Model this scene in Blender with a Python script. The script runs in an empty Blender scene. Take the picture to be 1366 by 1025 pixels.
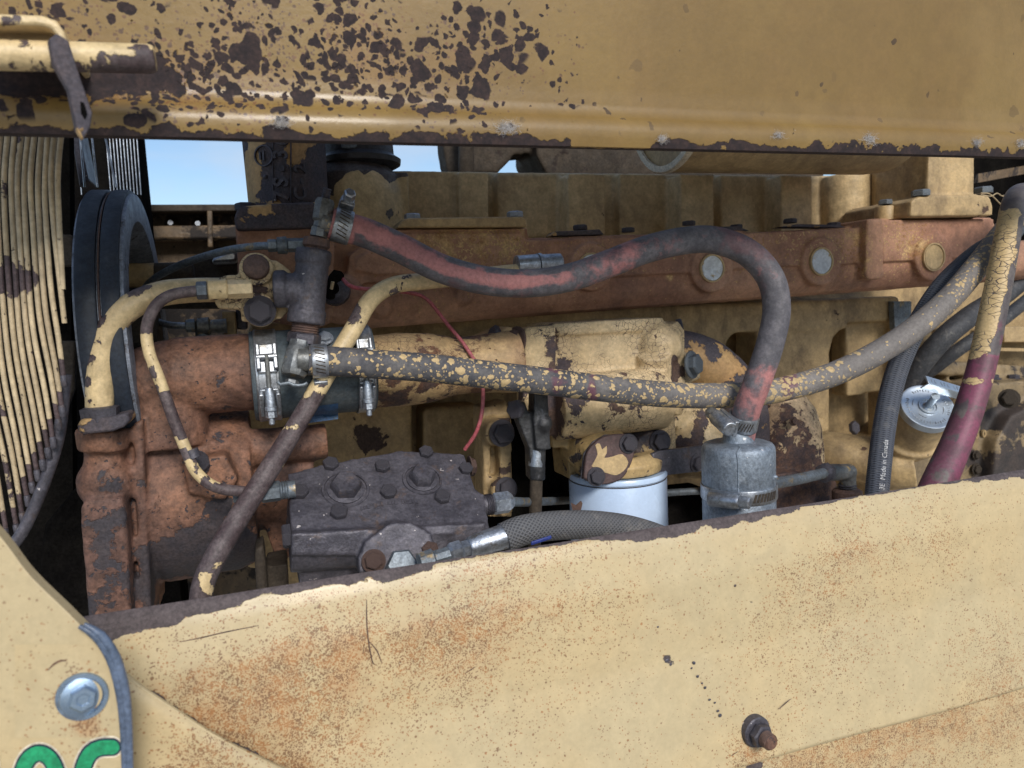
import bpy, bmesh, math, random
import numpy as np
from mathutils import Vector as V, Matrix, noise as mnoise
R = math.radians
random.seed(7)
SC = bpy.context.scene
COL = SC.collection

# ------------------------------------------------------------------ camera, sky, sun, exposure
K = 18/26/683.0                                   # metres across one photo pixel at 1 m along the view axis
_x = V((3.04, 1, .251)).normalized()              # engine axis as the camera sees it
_z = V((-.0476, -.1045, .993)); _z = (_z - _x*_z.dot(_x)).normalized()
_y = _z.cross(_x)
RIGHT, FWD, UP = V((_x.x, _y.x, _z.x)), V((_x.y, _y.y, _z.y)), V((_x.z, _y.z, _z.z))
CAM = V((0, 0, 1.5))
cd = bpy.data.cameras.new('camera'); cam = bpy.data.objects.new('camera', cd); COL.objects.link(cam)
m = Matrix((RIGHT, UP, -FWD)).transposed().to_4x4(); m.translation = CAM
cam.matrix_world = m
cd.sensor_width = 36; cd.lens = 26; cd.clip_start = .01; cd.clip_end = 3000
cd.dof.use_dof = True; cd.dof.focus_distance = .76; cd.dof.aperture_fstop = 9
SC.camera = cam

SUN_EL, SUN_AZ = 33, 176                          # degrees; azimuth measured so that the sun is behind the camera, to its right
w = bpy.data.worlds.new("World"); SC.world = w; w.use_nodes = True
nt = w.node_tree; bg = nt.nodes['Background']
sky = nt.nodes.new('ShaderNodeTexSky'); sky.sky_type = 'NISHITA'; sky.sun_disc = False
sky.sun_elevation = R(SUN_EL); sky.sun_rotation = R(SUN_AZ); sky.air_density = 1.0; sky.dust_density = .5; sky.ozone_density = 2.5
tcw = nt.nodes.new('ShaderNodeTexCoord'); cn = nt.nodes.new('ShaderNodeTexNoise')
cmap = nt.nodes.new('ShaderNodeMapping'); cmap.inputs['Scale'].default_value = (1, 1, 2.6)
cn.inputs['Scale'].default_value = 4.2; cn.inputs['Detail'].default_value = 7; cn.inputs['Roughness'].default_value = .55
cr = nt.nodes.new('ShaderNodeMapRange'); cr.inputs[1].default_value = .42; cr.inputs[2].default_value = .74; cr.inputs[4].default_value = .75
cmx = nt.nodes.new('ShaderNodeMix'); cmx.data_type = 'RGBA'; cmx.inputs[7].default_value = (4.6, 5.3, 6.3, 1)
L = nt.links
L.new(tcw.outputs['Generated'], cmap.inputs[0]); L.new(cmap.outputs[0], cn.inputs['Vector']); L.new(cn.outputs[0], cr.inputs[0])
L.new(cr.outputs[0], cmx.inputs[0]); L.new(sky.outputs[0], cmx.inputs[6]); L.new(cmx.outputs[2], bg.inputs[0])
bg.inputs[1].default_value = .065
sd = bpy.data.lights.new('sun', 'SUN'); sun = bpy.data.objects.new('sun', sd); COL.objects.link(sun)
sd.energy = 1.5; sd.angle = R(18); sd.color = (1, .95, .88)
a = R(SUN_AZ); sdir = V((math.sin(a)*math.cos(R(SUN_EL)), math.cos(a)*math.cos(R(SUN_EL)), math.sin(R(SUN_EL))))
sun.rotation_euler = sdir.to_track_quat('Z', 'Y').to_euler(); sun.location = (0, -2, 4)
SC.view_settings.view_transform = 'Standard'; SC.view_settings.look = 'None'
SC.view_settings.exposure = 1.06; SC.view_settings.gamma = 1

# ------------------------------------------------------------------ placing: photo pixel + distance in from the machine's side -> point
def ray(px, py):
    return RIGHT*((px-683)*K) + FWD + UP*((512.5-py)*K)
def P(px, py, Y):
    d = ray(px, py); return CAM + d*(Y/d.y)
def S(px, py, Y):
    return Y/ray(px, py).y*K                      # metres per photo pixel there
class Plane:
    def __init__(s, o, n): s.o, s.n = V(o), V(n).normalized()
    def p(s, px, py, h=0):
        d = ray(px, py); t = (s.o-CAM).dot(s.n)/d.dot(s.n); return CAM + d*t + s.n*h
EX, EY, EZ = V((1,0,0)), V((0,1,0)), V((0,0,1))
def PY(Y): return Plane((0, Y, 0), (0, -1, 0))

# ------------------------------------------------------------------ mesh building
class MB:
    def __init__(s): s.v, s.f, s.a = [], [], []
    def add(s, vs, fs, at=None):
        o = len(s.v); s.v += [V(p) for p in vs]; s.f += [tuple(i+o for i in f) for f in fs]
        s.a += at if at else [(0, 0)]*len(vs); return s
    def poly(s, front, back):                      # a closed prism between two outlines
        n = len(front)
        return s.add(list(front)+list(back), [tuple(range(n)), tuple(range(2*n-1, n-1, -1))] +
                     [(i, i+n, (i+1) % n+n, (i+1) % n) for i in range(n)])
    def prism(s, pts, pl, depth, h=0):             # outline in photo pixels on a plane, pushed back along its normal
        if not isinstance(pl, Plane): pl = PY(pl)
        f = [pl.p(x, y, h) for x, y in pts]
        return s.poly(f, [p - pl.n*depth for p in f])
    def box(s, c, ax, ay, az):                     # centre and three half axes
        c, ax, ay, az = V(c), V(ax), V(ay), V(az)
        f = [c+ax*i+ay*j-az for i, j in ((-1,-1),(1,-1),(1,1),(-1,1))]
        return s.poly(f, [p+az*2 for p in f])
    def lathe(s, A, d, prof, n=28, cap=True, ph=0., ref=None):     # prof = (distance along the axis, radius)
        A, d = V(A), V(d).normalized()
        r = ref if ref is not None else (EZ if abs(d.z) < .8 else EX)
        u = (V(r) - d*d.dot(V(r))).normalized(); v = d.cross(u)
        vs, fs, at = [], [], []
        for t, rr in prof:
            for i in range(n):
                an = ph+2*math.pi*i/n; vs.append(A+d*t+(u*math.cos(an)+v*math.sin(an))*rr); at.append((t, an))
        m_ = len(prof)
        for j in range(m_-1):
            for i in range(n):
                fs.append((j*n+i, j*n+(i+1) % n, (j+1)*n+(i+1) % n, (j+1)*n+i))
        if cap: fs += [tuple(range(n-1, -1, -1)), tuple(range((m_-1)*n, m_*n))]
        return s.add(vs, fs, at)
    def ring(s, A, d, prof, n=36):                 # closed torus-like section
        return s.lathe(A, d, list(prof)+[prof[0]], n, cap=False)
    def cyl(s, A, B, r, n=24, r2=None):
        A, B = V(A), V(B); return s.lathe(A, B-A, [(0, r), ((B-A).length, r if r2 is None else r2)], n)
    def ball(s, c, r, n=18, sx=1, d=EZ):
        k = 9; return s.lathe(V(c), d, [(-math.cos(math.pi*j/k)*r*sx, max(math.sin(math.pi*j/k)*r, r*.02)) for j in range(k+1)], n)
    def tube(s, pts, rad, n=20, step=.004, closed=True):
        C, Rr, cum = spline(pts, rad, step)
        T = [(C[min(i+1, len(C)-1)]-C[max(i-1, 0)]).normalized() for i in range(len(C))]
        u = (EZ - T[0]*T[0].dot(EZ)); u = (u if u.length > .2 else EX - T[0]*T[0].dot(EX)).normalized()
        vs, fs, at = [], [], []
        for i, c in enumerate(C):
            u = (u - T[i]*T[i].dot(u)).normalized(); v = T[i].cross(u)
            for j in range(n):
                an = 2*math.pi*j/n; vs.append(c+(u*math.cos(an)+v*math.sin(an))*Rr[i]); at.append((cum[i], an))
        for i in range(len(C)-1):
            for j in range(n): fs.append((i*n+j, i*n+(j+1) % n, (i+1)*n+(j+1) % n, (i+1)*n+j))
        if closed: fs += [tuple(range(n-1, -1, -1)), tuple(range((len(C)-1)*n, len(C)*n))]
        return s.add(vs, fs, at)

def spline(pts, rad, step):
    pts = [V(p) for p in pts]
    if not isinstance(rad, (list, tuple)): rad = [rad]*len(pts)
    E = [pts[0]*2-pts[1]]+pts+[pts[-1]*2-pts[-2]]; C, Rr = [], []
    for i in range(len(pts)-1):
        p0, p1, p2, p3 = E[i:i+4]; n = max(2, int((p2-p1).length/step)) if len(pts) > 2 else max(1, int((p2-p1).length/.02))
        for k in range(n):
            t = k/n
            C.append(.5*((2*p1)+(p2-p0)*t+(2*p0-5*p1+4*p2-p3)*t*t+(3*p1-p0-3*p2+p3)*t**3)); Rr.append(rad[i]+(rad[i+1]-rad[i])*t)
    C.append(pts[-1]); Rr.append(rad[-1]); cum = [0]
    for i in range(1, len(C)): cum.append(cum[-1]+(C[i]-C[i-1]).length)
    return C, Rr, cum

def root_loc(o):
    while o.parent: o = o.parent
    return o.location.copy()
def link(name, me, mt, parent=None, loc=None, bevel=0, seg=2):
    o = bpy.data.objects.new(name, me); COL.objects.link(o)
    if parent: o.parent = parent
    elif loc is not None: o.location = loc
    if mt and not me.materials: me.materials.append(mt)
    if bevel:
        b = o.modifiers.new('bevel', 'BEVEL'); b.width = bevel; b.segments = seg; b.limit_method = 'ANGLE'; b.angle_limit = R(40)
        b.harden_normals = False
    return o
def base_of(vs):
    x = [p.x for p in vs]; y = [p.y for p in vs]; z = [p.z for p in vs]
    return V(((min(x)+max(x))/2, (min(y)+max(y))/2, min(z)))
def finish(me, ang=38):
    me.polygons.foreach_set('use_smooth', [True]*len(me.polygons))
    me.set_sharp_from_angle(angle=R(ang))
def fix_normals(me):
    bm = bmesh.new(); bm.from_mesh(me); bmesh.ops.recalc_face_normals(bm, faces=bm.faces); bm.to_mesh(me); bm.free()
def set_attr(me, name, vals):
    at = me.attributes.get(name) or me.attributes.new(name, 'FLOAT', 'POINT'); at.data.foreach_set('value', np.asarray(vals, dtype=np.float32))
def obj(name, mb, mt, parent=None, bevel=0, seg=2, ang=38, wear=None, uv=False, flip=True):
    """one mesh object; verts given in world space, stored relative to the thing's origin. wear(point, a) -> float"""
    loc = root_loc(parent) if parent else base_of(mb.v)
    me = bpy.data.meshes.new(name); me.from_pydata([tuple(p-loc) for p in mb.v], [], mb.f); me.update()
    if flip: fix_normals(me)
    finish(me, ang)
    if wear: set_attr(me, 'wear', [wear(p, a_) for p, a_ in zip(mb.v, mb.a)])
    if uv:
        ul = me.uv_layers.new(name='UVMap'); li = np.zeros(len(me.loops), dtype=np.int32); me.loops.foreach_get('vertex_index', li)
        A = np.array(mb.a)[li].copy(); lf = np.repeat(np.arange(len(me.polygons)), [p.loop_total for p in me.polygons])
        wrap = np.zeros(len(me.polygons), bool); mx = np.zeros(len(me.polygons)); np.maximum.at(mx, lf, A[:, 1]); mn = np.full(len(me.polygons), 99.); np.minimum.at(mn, lf, A[:, 1])
        wrap = (mx-mn) > 4; fixm = wrap[lf] & (A[:, 1] < 3); A[fixm, 1] += 2*math.pi
        A[:, 1] /= 2*math.pi; ul.data.foreach_set('uv', A.astype(np.float32).ravel())
    return link(name, me, mt, parent, None if parent else loc, bevel, seg)
def cast(name, mb, mt, parent=None, voxel=.0025, smooth=4, blobs=None, base=0., disp=.0006, dscale=60):
    """overlapping closed shells fused into one rounded casting; blobs = (point, radius, amount) of extra wear"""
    loc = root_loc(parent) if parent else base_of(mb.v)
    me = bpy.data.meshes.new('raw'); me.from_pydata([tuple(p-loc) for p in mb.v], [], mb.f); me.update(); fix_normals(me)
    t = bpy.data.objects.new('raw', me); COL.objects.link(t)
    r = t.modifiers.new('r', 'REMESH'); r.mode = 'VOXEL'; r.voxel_size = voxel
    s_ = t.modifiers.new('s', 'SMOOTH'); s_.factor = .5; s_.iterations = smooth
    dg = bpy.context.evaluated_depsgraph_get(); out = bpy.data.meshes.new_from_object(t.evaluated_get(dg))
    bpy.data.objects.remove(t); bpy.data.meshes.remove(me); out.name = name
    n = len(out.vertices); co = np.zeros(n*3); out.vertices.foreach_get('co', co); co = co.reshape(-1, 3)
    if disp:
        no = np.zeros(n*3); out.vertices.foreach_get('normal', no); no = no.reshape(-1, 3)
        d = np.array([mnoise.noise(V(c)*dscale)+.5*mnoise.noise(V(c)*dscale*2.7) for c in co])
        co = co + no*(d*disp)[:, None]; out.vertices.foreach_set('co', co.ravel()); out.update()
    if blobs or base: set_attr(out, 'wear', blob_field(co+np.array(loc), blobs or [], base))
    out.polygons.foreach_set('use_smooth', [True]*len(out.polygons))
    return link(name, out, mt, parent, None if parent else loc)
def blob_field(w_, blobs, base=0.):
    f = np.full(len(w_), float(base))
    for c, r, v in blobs:
        d = np.linalg.norm(w_-np.array(c), axis=1)/r; f += v*np.exp(-d**2)
    return f
def tag(o, label, cat, group=None, kind=None):
    o['label'] = label; o['category'] = cat
    if group: o['group'] = group
    if kind: o['kind'] = kind
    return o
def thing(name, label, cat, loc, group=None):
    o = bpy.data.objects.new(name, None); COL.objects.link(o); o.empty_display_size = .03; o.location = loc
    return tag(o, label, cat, group)

# ------------------------------------------------------------------ materials
class NT:
    def __init__(s, name):
        s.m = bpy.data.materials.new(name); s.m.use_nodes = True; s.t = s.m.node_tree; s.n = s.t.nodes; s.b = s.n['Principled BSDF']
        tc = s.n.new('ShaderNodeTexCoord'); oi = s.n.new('ShaderNodeObjectInfo'); s.co = s.vm('ADD', tc.outputs['Object'], s.vm('SCALE', None, None, oi.outputs['Random'], (3.1, 1.7, 2.3)))
        s.uvo = tc.outputs['UV']
    def _in(s, sock, val):
        if val is None: return
        if hasattr(val, 'is_output'): s.t.links.new(val, sock)
        else: sock.default_value = val
    def vm(s, op, a, b=None, sc=None, av=None):
        n = s.n.new('ShaderNodeVectorMath'); n.operation = op; s._in(n.inputs[0], a if a is not None else av)
        if b is not None: s._in(n.inputs[1], b)
        if sc is not None: s._in(n.inputs['Scale'], sc)
        return n.outputs[0]
    def mth(s, op, a, b=None, clamp=False):
        n = s.n.new('ShaderNodeMath'); n.operation = op; n.use_clamp = clamp; s._in(n.inputs[0], a); s._in(n.inputs[1], b); return n.outputs[0]
    def noise(s, sc, det=5, ro=.6, di=0., co=None, stretch=None):
        n = s.n.new('ShaderNodeTexNoise'); v = co or s.co
        if stretch: v = s.vm('MULTIPLY', v, stretch)
        s._in(n.inputs['Vector'], v); n.inputs['Scale'].default_value = sc; n.inputs['Detail'].default_value = det
        n.inputs['Roughness'].default_value = ro; n.inputs['Distortion'].default_value = di; return n.outputs[0]
    def ncol(s, sc):
        n = s.n.new('ShaderNodeTexNoise'); s._in(n.inputs['Vector'], s.co); n.inputs['Scale'].default_value = sc; n.inputs['Detail'].default_value = 4; return n.outputs['Color']
    def voro(s, sc, feat='DISTANCE_TO_EDGE', co=None, rnd=1):
        n = s.n.new('ShaderNodeTexVoronoi'); n.feature = feat; s._in(n.inputs['Vector'], co or s.co); n.inputs['Scale'].default_value = sc
        n.inputs['Randomness'].default_value = rnd; return n.outputs[0] if feat == 'DISTANCE_TO_EDGE' else n
    def step(s, x, lo, hi, a=0., b=1.):
        n = s.n.new('ShaderNodeMapRange'); n.interpolation_type = 'SMOOTHSTEP'; s._in(n.inputs[0], x)
        for i, q in enumerate((lo, hi, a, b)): s._in(n.inputs[i+1], q)
        return n.outputs[0]
    def mix(s, f, a, b):
        n = s.n.new('ShaderNodeMix'); n.data_type = 'RGBA'; s._in(n.inputs[0], f)
        for i, q in ((6, a), (7, b)): s._in(n.inputs[i], (*q, 1) if isinstance(q, tuple) and len(q) == 3 else q)
        return n.outputs[2]
    def dots(s, dens, layers, wob=(90, .004), soft=.06):
        """round-edged spots: a cell is a spot where its random number lies under the density"""
        co = s.vm('ADD', s.co, s.vm('SCALE', s.ncol(wob[0]), None, wob[1])); out_ = None
        for sc, rad, k in layers:
            v = s.voro(sc, 'F1', co); sp = s.n.new('ShaderNodeSeparateColor'); s.t.links.new(v.outputs['Color'], sp.inputs[0])
            on = s.step(s.mth('SUBTRACT', s.mth('MULTIPLY', dens, k), sp.outputs[0]), 0, .02)
            rr = s.mth('MULTIPLY', s.mth('ADD', s.mth('MULTIPLY', sp.outputs[1], .7), .45), rad)
            d = s.mth('MULTIPLY', on, s.step(s.mth('SUBTRACT', rr, v.outputs['Distance']), -soft*.5, soft*.5)); out_ = d if out_ is None else s.mth('MAXIMUM', out_, d)
        return out_
    def scale(s, c, f):
        n = s.n.new('ShaderNodeMix'); n.data_type = 'RGBA'; n.blend_type = 'MULTIPLY'; n.inputs[0].default_value = 1; s._in(n.inputs[6], c)
        cb = s.n.new('ShaderNodeCombineXYZ'); [s._in(cb.inputs[i], f) for i in range(3)]; s.t.links.new(cb.outputs[0], n.inputs[7]); return n.outputs[2]
    def attr(s, name):
        n = s.n.new('ShaderNodeAttribute'); n.attribute_name = name; return n.outputs['Fac']
    def bump(s, h, dist=.001, st=1., prev=None):
        n = s.n.new('ShaderNodeBump'); n.inputs['Distance'].default_value = dist; n.inputs['Strength'].default_value = st; s._in(n.inputs['Height'], h)
        if prev: s.t.links.new(prev, n.inputs['Normal'])
        return n.outputs[0]
    def out(s, col, rough, metal=0., nrm=None, spec=.5):
        s._in(s.b.inputs['Base Color'], (*col, 1) if isinstance(col, tuple) else col); s._in(s.b.inputs['Roughness'], rough); s._in(s.b.inputs['Metallic'], metal)
        s.b.inputs['Specular IOR Level'].default_value = spec
        if nrm: s.t.links.new(nrm, s.b.inputs['Normal'])
        return s.m

def peel(name, p1, p2, u1, u2, thr=.62, scale=40, w_=.012, det=6, mott=.16,  thr2=.70, k2=5, kw2=.5, stain=None, rough=(.5, .8), thick=.0006, crack=None, grime=.35,
         gcol=(.06, .05, .045), streak=.0, fine=.0003, chips=None, base_dots=0.):
    """paint p1/p2 flaking off an under layer u1/u2; the mesh attribute 'wear' says where it has gone, 'stain' where rust has bled through"""
    n = NT(name); wr = n.attr('wear')
    N1 = n.noise(scale, det, .62 if det > 4 else .5, .25); m1 = n.step(n.mth('ADD', N1, wr), thr-w_, thr+w_)
    N2 = n.noise(scale*k2, 3, .6); m2 = n.step(n.mth('ADD', N2, n.mth('MULTIPLY', wr, kw2)), thr2-.02, thr2+.02)
    mk = n.mth('MAXIMUM', m1, m2)
    if chips: mk = n.mth('MAXIMUM', mk, n.dots(n.attr('chip'), chips, (70, .012)))
    if crack:
        sc, wd, lo = crack
        wob = n.vm('ADD', n.co, n.vm('SCALE', n.ncol(60), None, .006))
        vd = n.voro(sc, co=wob); ck = n.mth('MULTIPLY', n.step(vd, wd*.5, wd, 1, 0), n.step(n.noise(scale*.5, 3), lo-.06, lo+.06)); mk = n.mth('MAXIMUM', mk, ck)
    big = n.noise(7, 4, .6); pc = n.mix(n.step(big, .38, .62), p1, p2)
    gm = n.mth('MULTIPLY', n.step(n.noise(18, 7, .7, .4, stretch=(1, 1, .45)), .42, .72), grime)
    pc = n.mix(gm, pc, gcol)
    if stain:
        sa = n.attr('stain'); dn = n.mth('MULTIPLY', n.mth('ADD', sa, base_dots), n.step(n.noise(22, 6, .75), .3, .68, .15, 1.7)); sm = n.dots(dn, ((stain[1]*1.25, .50, stain[2]*.9), (stain[1]*.75, .38, stain[2]*.3), (stain[1]*2.1, .55, stain[2]*1.4)), (300, .0022), .15)
        soft = n.step(sa, .05, .30, 0, .48); pc = n.mix(n.mth('MULTIPLY', soft, n.step(n.noise(40, 5, .7), .35, .65)), pc, stain[3]); pc = n.mix(n.mth('MULTIPLY', sm, .82), pc, n.mix(n.step(n.noise(90, 4, .7), .4, .6), stain[0], stain[4]))
    pc = n.scale(pc, n.step(n.noise(260, 3, .7), .25, .75, 1-mott*.9, 1+mott*.8)); pc = n.scale(pc, n.step(n.noise(55, 7, .75, .3), .34, .66, 1-mott*1.2, 1+mott))
    uc = n.mix(n.step(n.noise(scale*1.3, 6, .7), .4, .62), u1, u2); uc = n.scale(uc, n.step(n.noise(420, 3, .7), .25, .75, .6, 1.4))
    col = n.mix(mk, pc, uc)
    rg = n.n.new('ShaderNodeMix'); n._in(rg.inputs[0], mk); n._in(rg.inputs[2], n.step(big, .3, .7, rough[0]-.06, rough[0]+.1)); rg.inputs[3].default_value = rough[1]
    b1 = n.bump(n.mth('SUBTRACT', 1., n.mth('MAXIMUM', n.step(n.mth('ADD', N1, wr), thr-w_*2.2, thr+w_*.6), m2)), thick, .9)
    b2 = n.bump(n.noise(150, 5, .7), fine*3, .7, b1); b2 = n.bump(n.noise(24, 3, .5), min(.0012, fine*4), .5, b2)
    return n.out(col, rg.outputs[0], 0, b2)
def raw(name, c1, c2, c3=None, scale=60, rough=(.55, .85), metal=0., speck=None, fine=.0004, pit=0., spec=.5, dust=None, mott=1.):
    """bare or dull material in two or three mottled colours"""
    n = NT(name); c = n.mix(n.step(n.noise(scale*.35, 6, .65, .3), .36, .64), c1, c2)
    if c3: c = n.mix(n.step(n.mth('ADD', n.noise(scale, 7, .7, .3), n.attr('wear')), .56, .68), c, c3)
    if dust: c = n.mix(n.step(n.noise(scale*.6, 6, .75), .48, .75, 0, dust[1]), c, dust[0])
    c = n.scale(c, n.step(n.noise(330, 4, .7), .25, .75, 1-.32*mott, 1+.32*mott)); c = n.scale(c, n.step(n.noise(70, 6, .75), .3, .7, 1-.2*mott, 1+.2*mott))
    if speck: c = n.mix(n.step(n.noise(speck[1], 2, .5), speck[2], speck[2]+.03), c, speck[0])
    b = n.bump(n.noise(170, 6, .7), fine*3, .8); b = n.bump(n.noise(35, 4, .6), min(.0016, fine*4), .6, b)
    if pit: b = n.bump(n.step(n.noise(110, 4, .6), .5, .7), pit, .8, b)
    return n.out(c, n.step(n.noise(45, 6, .7), .3, .7, rough[0], rough[1]), metal, b, spec)

DK = (.050, .034, .032); DK2 = (.085, .05, .04)
M = {}
M['hood'] = peel('gold_hood_paint', (.225, .142, .042), (.185, .112, .030), (.017, .010, .011), (.034, .019, .017), thr=.74, scale=95, det=3, mott=.05, w_=.01, thr2=.80, grime=.16, gcol=(.25, .14, .05), rough=(.38, .85),
                 stain=((.16, .07, .03), 260, 1.1, (.24, .12, .045), (.07, .035, .025)), fine=.00012, chips=((62, .56, 1.3), (110, .62, 2.0), (200, .60, 2.2)))
M['panel'] = peel('cream_panel_paint', (.51, .395, .22), (.48, .385, .225), (.085, .066, .066), (.06, .045, .045), thr=.74, scale=55, w_=.015, thr2=.77, k2=9, kw2=.2, grime=.12, mott=.05, gcol=(.38, .26, .13), rough=(.36, .75),
                  stain=((.33, .145, .05), 430, 2.6, (.42, .22, .10), (.16, .08, .04)), base_dots=.013, fine=.00008)
M['cream'] = peel('dirty_tan_engine_paint', (.50, .355, .175), (.40, .285, .145), (.06, .04, .03), (.11, .06, .04), thr=.70, scale=34, thr2=.74, grime=.55, gcol=(.13, .085, .05), rough=(.55, .85))
M['cream_dark'] = peel('grimy_tan_block_paint', (.45, .315, .155), (.35, .245, .12), (.07, .045, .035), (.05, .03, .025), thr=.71, scale=22, thr2=.73, grime=.75, gcol=(.10, .065, .035), rough=(.6, .85))
M['greasy'] = peel('greasy_tan_housing', (.30, .215, .115), (.22, .16, .085), (.03, .024, .022), (.05, .036, .03), thr=.60, scale=24, w_=.03, thr2=.70, grime=.8, gcol=(.06, .042, .03), rough=(.5, .7))
M['cover'] = peel('lifted_tan_cover_paint', (.60, .455, .25), (.52, .38, .20), (.06, .04, .035), (.11, .06, .04), thr=.70, scale=34, thr2=.76, grime=.4, gcol=(.2, .13, .07), rough=(.5, .8))  # tan lightened to offset the weak light under the hood
M['flake'] = peel('cracked_flaking_cream_paint', (.62, .475, .28), (.54, .40, .215), (.055, .042, .048), (.10, .06, .045), thr=.59, scale=30, w_=.008, thr2=.72, crack=(170, .035, .5), grime=.35, gcol=(.22, .13, .07), rough=(.55, .8), thick=.001)
M['flake_rust'] = peel('cream_pipe_stained_with_rust', (.54,.37,.18), (.34,.20,.10), (.07,.045,.04), (.16,.075,.04), thr=.585, scale=26, w_=.02, thr2=.68, crack=(150,.03,.48), grime=.5, gcol=(.17,.09,.05), rough=(.6,.8), thick=.0007)
M['yoke'] = raw('greasy_black_iron', (.02,.02,.022), (.05,.05,.052), (.12,.12,.13), 60, (.35,.6), .3, fine=.0005)
M['head_paint'] = peel('tan_filter_head_paint', (.50,.36,.17), (.44,.30,.13), (.045,.042,.052), (.08,.055,.045), thr=.60, scale=36, w_=.01, thr2=.70, grime=.4, gcol=(.15,.10,.06), rough=(.5,.7), thick=.0009)
M['cap_paint'] = raw('bare_brown_cap_iron', (.065,.042,.042), (.095,.055,.05), (.05,.045,.052), 40, (.5,.7), .1)
M['zinc_cap'] = raw('bright_zinc_cap', (.50,.56,.62), (.42,.47,.53), (.40,.45,.50), 20, (.28,.4), .8, fine=.00002, mott=.2)
M['blue_tag'] = raw('bright_blue_plastic', (.02,.035,.20), (.025,.05,.24), None, 30, (.4,.5), 0)
M['dome'] = peel('rust_chipped_cream_dome', (.56,.42,.25), (.42,.28,.17), (.055,.036,.036), (.12,.065,.045), thr=.60, scale=72, det=5, thr2=.68, k2=3, mott=.3, grime=.5, gcol=(.16,.09,.06), rough=(.6,.8), thick=.0009)
M['rib_paint'] = peel('dull_tan_rib_paint', (.52,.41,.255), (.44,.34,.205), (.055,.036,.038), (.09,.06,.06), thr=.61, scale=45, w_=.006, thr2=.72, grime=.35, gcol=(.2,.14,.09), rough=(.5,.65), thick=.0009)
M['tube'] = peel('chipped_cream_tube_paint', (.64, .49, .27), (.57, .43, .225), (.055, .036, .038), (.105, .080, .080), thr=.61, scale=45, w_=.006, thr2=.75, grime=.14, gcol=(.25, .15, .08), rough=(.42, .6), thick=.0009)
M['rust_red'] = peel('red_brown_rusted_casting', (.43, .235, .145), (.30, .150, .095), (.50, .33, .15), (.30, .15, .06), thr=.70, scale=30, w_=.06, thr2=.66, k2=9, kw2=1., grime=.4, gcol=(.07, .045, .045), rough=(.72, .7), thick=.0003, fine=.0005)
M['rust_orange'] = peel('orange_rusted_pump_casting', (.215, .102, .058), (.13, .066, .048), (.040, .034, .040), (.05, .038, .04), thr=.60, scale=42, w_=.012, thr2=.66, k2=4.5, mott=.34, grime=.5, gcol=(.085, .052, .045), rough=(.66, .72), thick=.0007, fine=.0005)
M['iron'] = raw('dull_dark_cast_iron', (.066, .062, .076), (.098, .091, .106), (.12, .088, .078), 50, (.38, .62), .35, speck=((.55, .5, .48), 190, .735), fine=.0004)
M['iron_peel'] = peel('iron_with_last_flakes_of_paint', (.52, .33, .14), (.42, .24, .10), (.056, .050, .062), (.085, .066, .07), thr=.40, scale=28, w_=.008, thr2=.8, rough=(.6, .75), thick=.0012, fine=.0005)
M['iron_rust'] = raw('rusty_bolt_iron', (.085, .055, .05), (.13, .075, .055), (.20, .10, .055), 90, (.6, .85), .1)
M['zinc'] = raw('weathered_zinc_plate', (.46, .50, .56), (.34, .37, .42), (.22, .21, .20), 70, (.30, .5), .85, fine=.0002)
M['zinc_dull'] = raw('dull_grey_fitting_steel', (.19, .22, .25), (.13, .15, .17), (.30, .22, .11), 60, (.42, .65), .55, fine=.0002)
M['brass'] = raw('tarnished_brass_and_steel', (.17, .17, .16), (.13, .14, .15), (.45, .31, .13), 60, (.4, .6), .5, fine=.0002)
M['steel_band'] = raw('stainless_band', (.40, .42, .45), (.31, .33, .36), (.22, .21, .19), 60, (.3, .48), .85, fine=.0001)
M['alum'] = raw('oxidised_aluminium', (.29, .335, .39), (.21, .245, .29), (.36, .40, .45), 16, (.45, .65), .55, speck=((.6, .6, .6), 150, .74), fine=.0003)
M['plug'] = peel('silver_plug_with_paint_scabs', (.62,.66,.70), (.55,.58,.62), (.50,.40,.24), (.45,.34,.18), thr=.60, scale=70, w_=.02, thr2=.8, grime=.15, rough=(.3,.6), thick=.0003)
M['white'] = peel('sky_tinted_filter_paint', (.52, .65, .84), (.50, .62, .80), (.05, .03, .025), (.09, .05, .03), thr=.78, scale=40, thr2=.82, grime=.05, mott=.03, gcol=(.3, .3, .32), rough=(.3, .7), thick=.0003, fine=.0001)  # white paint; the sky's blue reflection is mixed into its colour
M['belt'] = raw('worn_navy_black_belt', (.012, .018, .030), (.018, .026, .040), None, 40, (.5, .7), 0, fine=.0002, dust=((.10, .10, .10), .25))
M['sky_zinc'] = raw('sky_tinted_zinc_bolt', (.26,.36,.50), (.36,.46,.58), (.22,.27,.34), 30, (.22,.36), .85, fine=.00003, mott=.3)  # silver zinc with the blue of the sky put into its colour
M['rim_grey'] = raw('worn_grey_rim_paint', (.24, .27, .33), (.17, .19, .23), (.07, .06, .06), 60, (.4, .6), .3)
M['rubber'] = raw('dusty_black_rubber', (.030, .032, .037), (.045, .046, .052), (.10, .095, .09), 60, (.55, .8), 0, fine=.0003, dust=((.16, .15, .14), .35))
M['rubber_blue'] = raw('dark_blue_grey_coupling_rubber', (.045, .06, .072), (.06, .078, .09), None, 30, (.5, .7), 0, fine=.0003, dust=((.15, .14, .12), .5))
M['hose_grey'] = raw('dusty_grey_hose_rubber', (.10, .095, .095), (.16, .145, .135), (.26, .225, .19), 70, (.6, .85), 0, fine=.0005, dust=((.24, .21, .17), .5))
M['wire_red'] = raw('faded_pink_wire', (.36, .07, .085), (.42, .12, .13), None, 60, (.4, .6), 0)
M['wire_tan'] = raw('tan_wire', (.45, .35, .2), (.4, .3, .18), None, 60, (.4, .6), 0)
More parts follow.
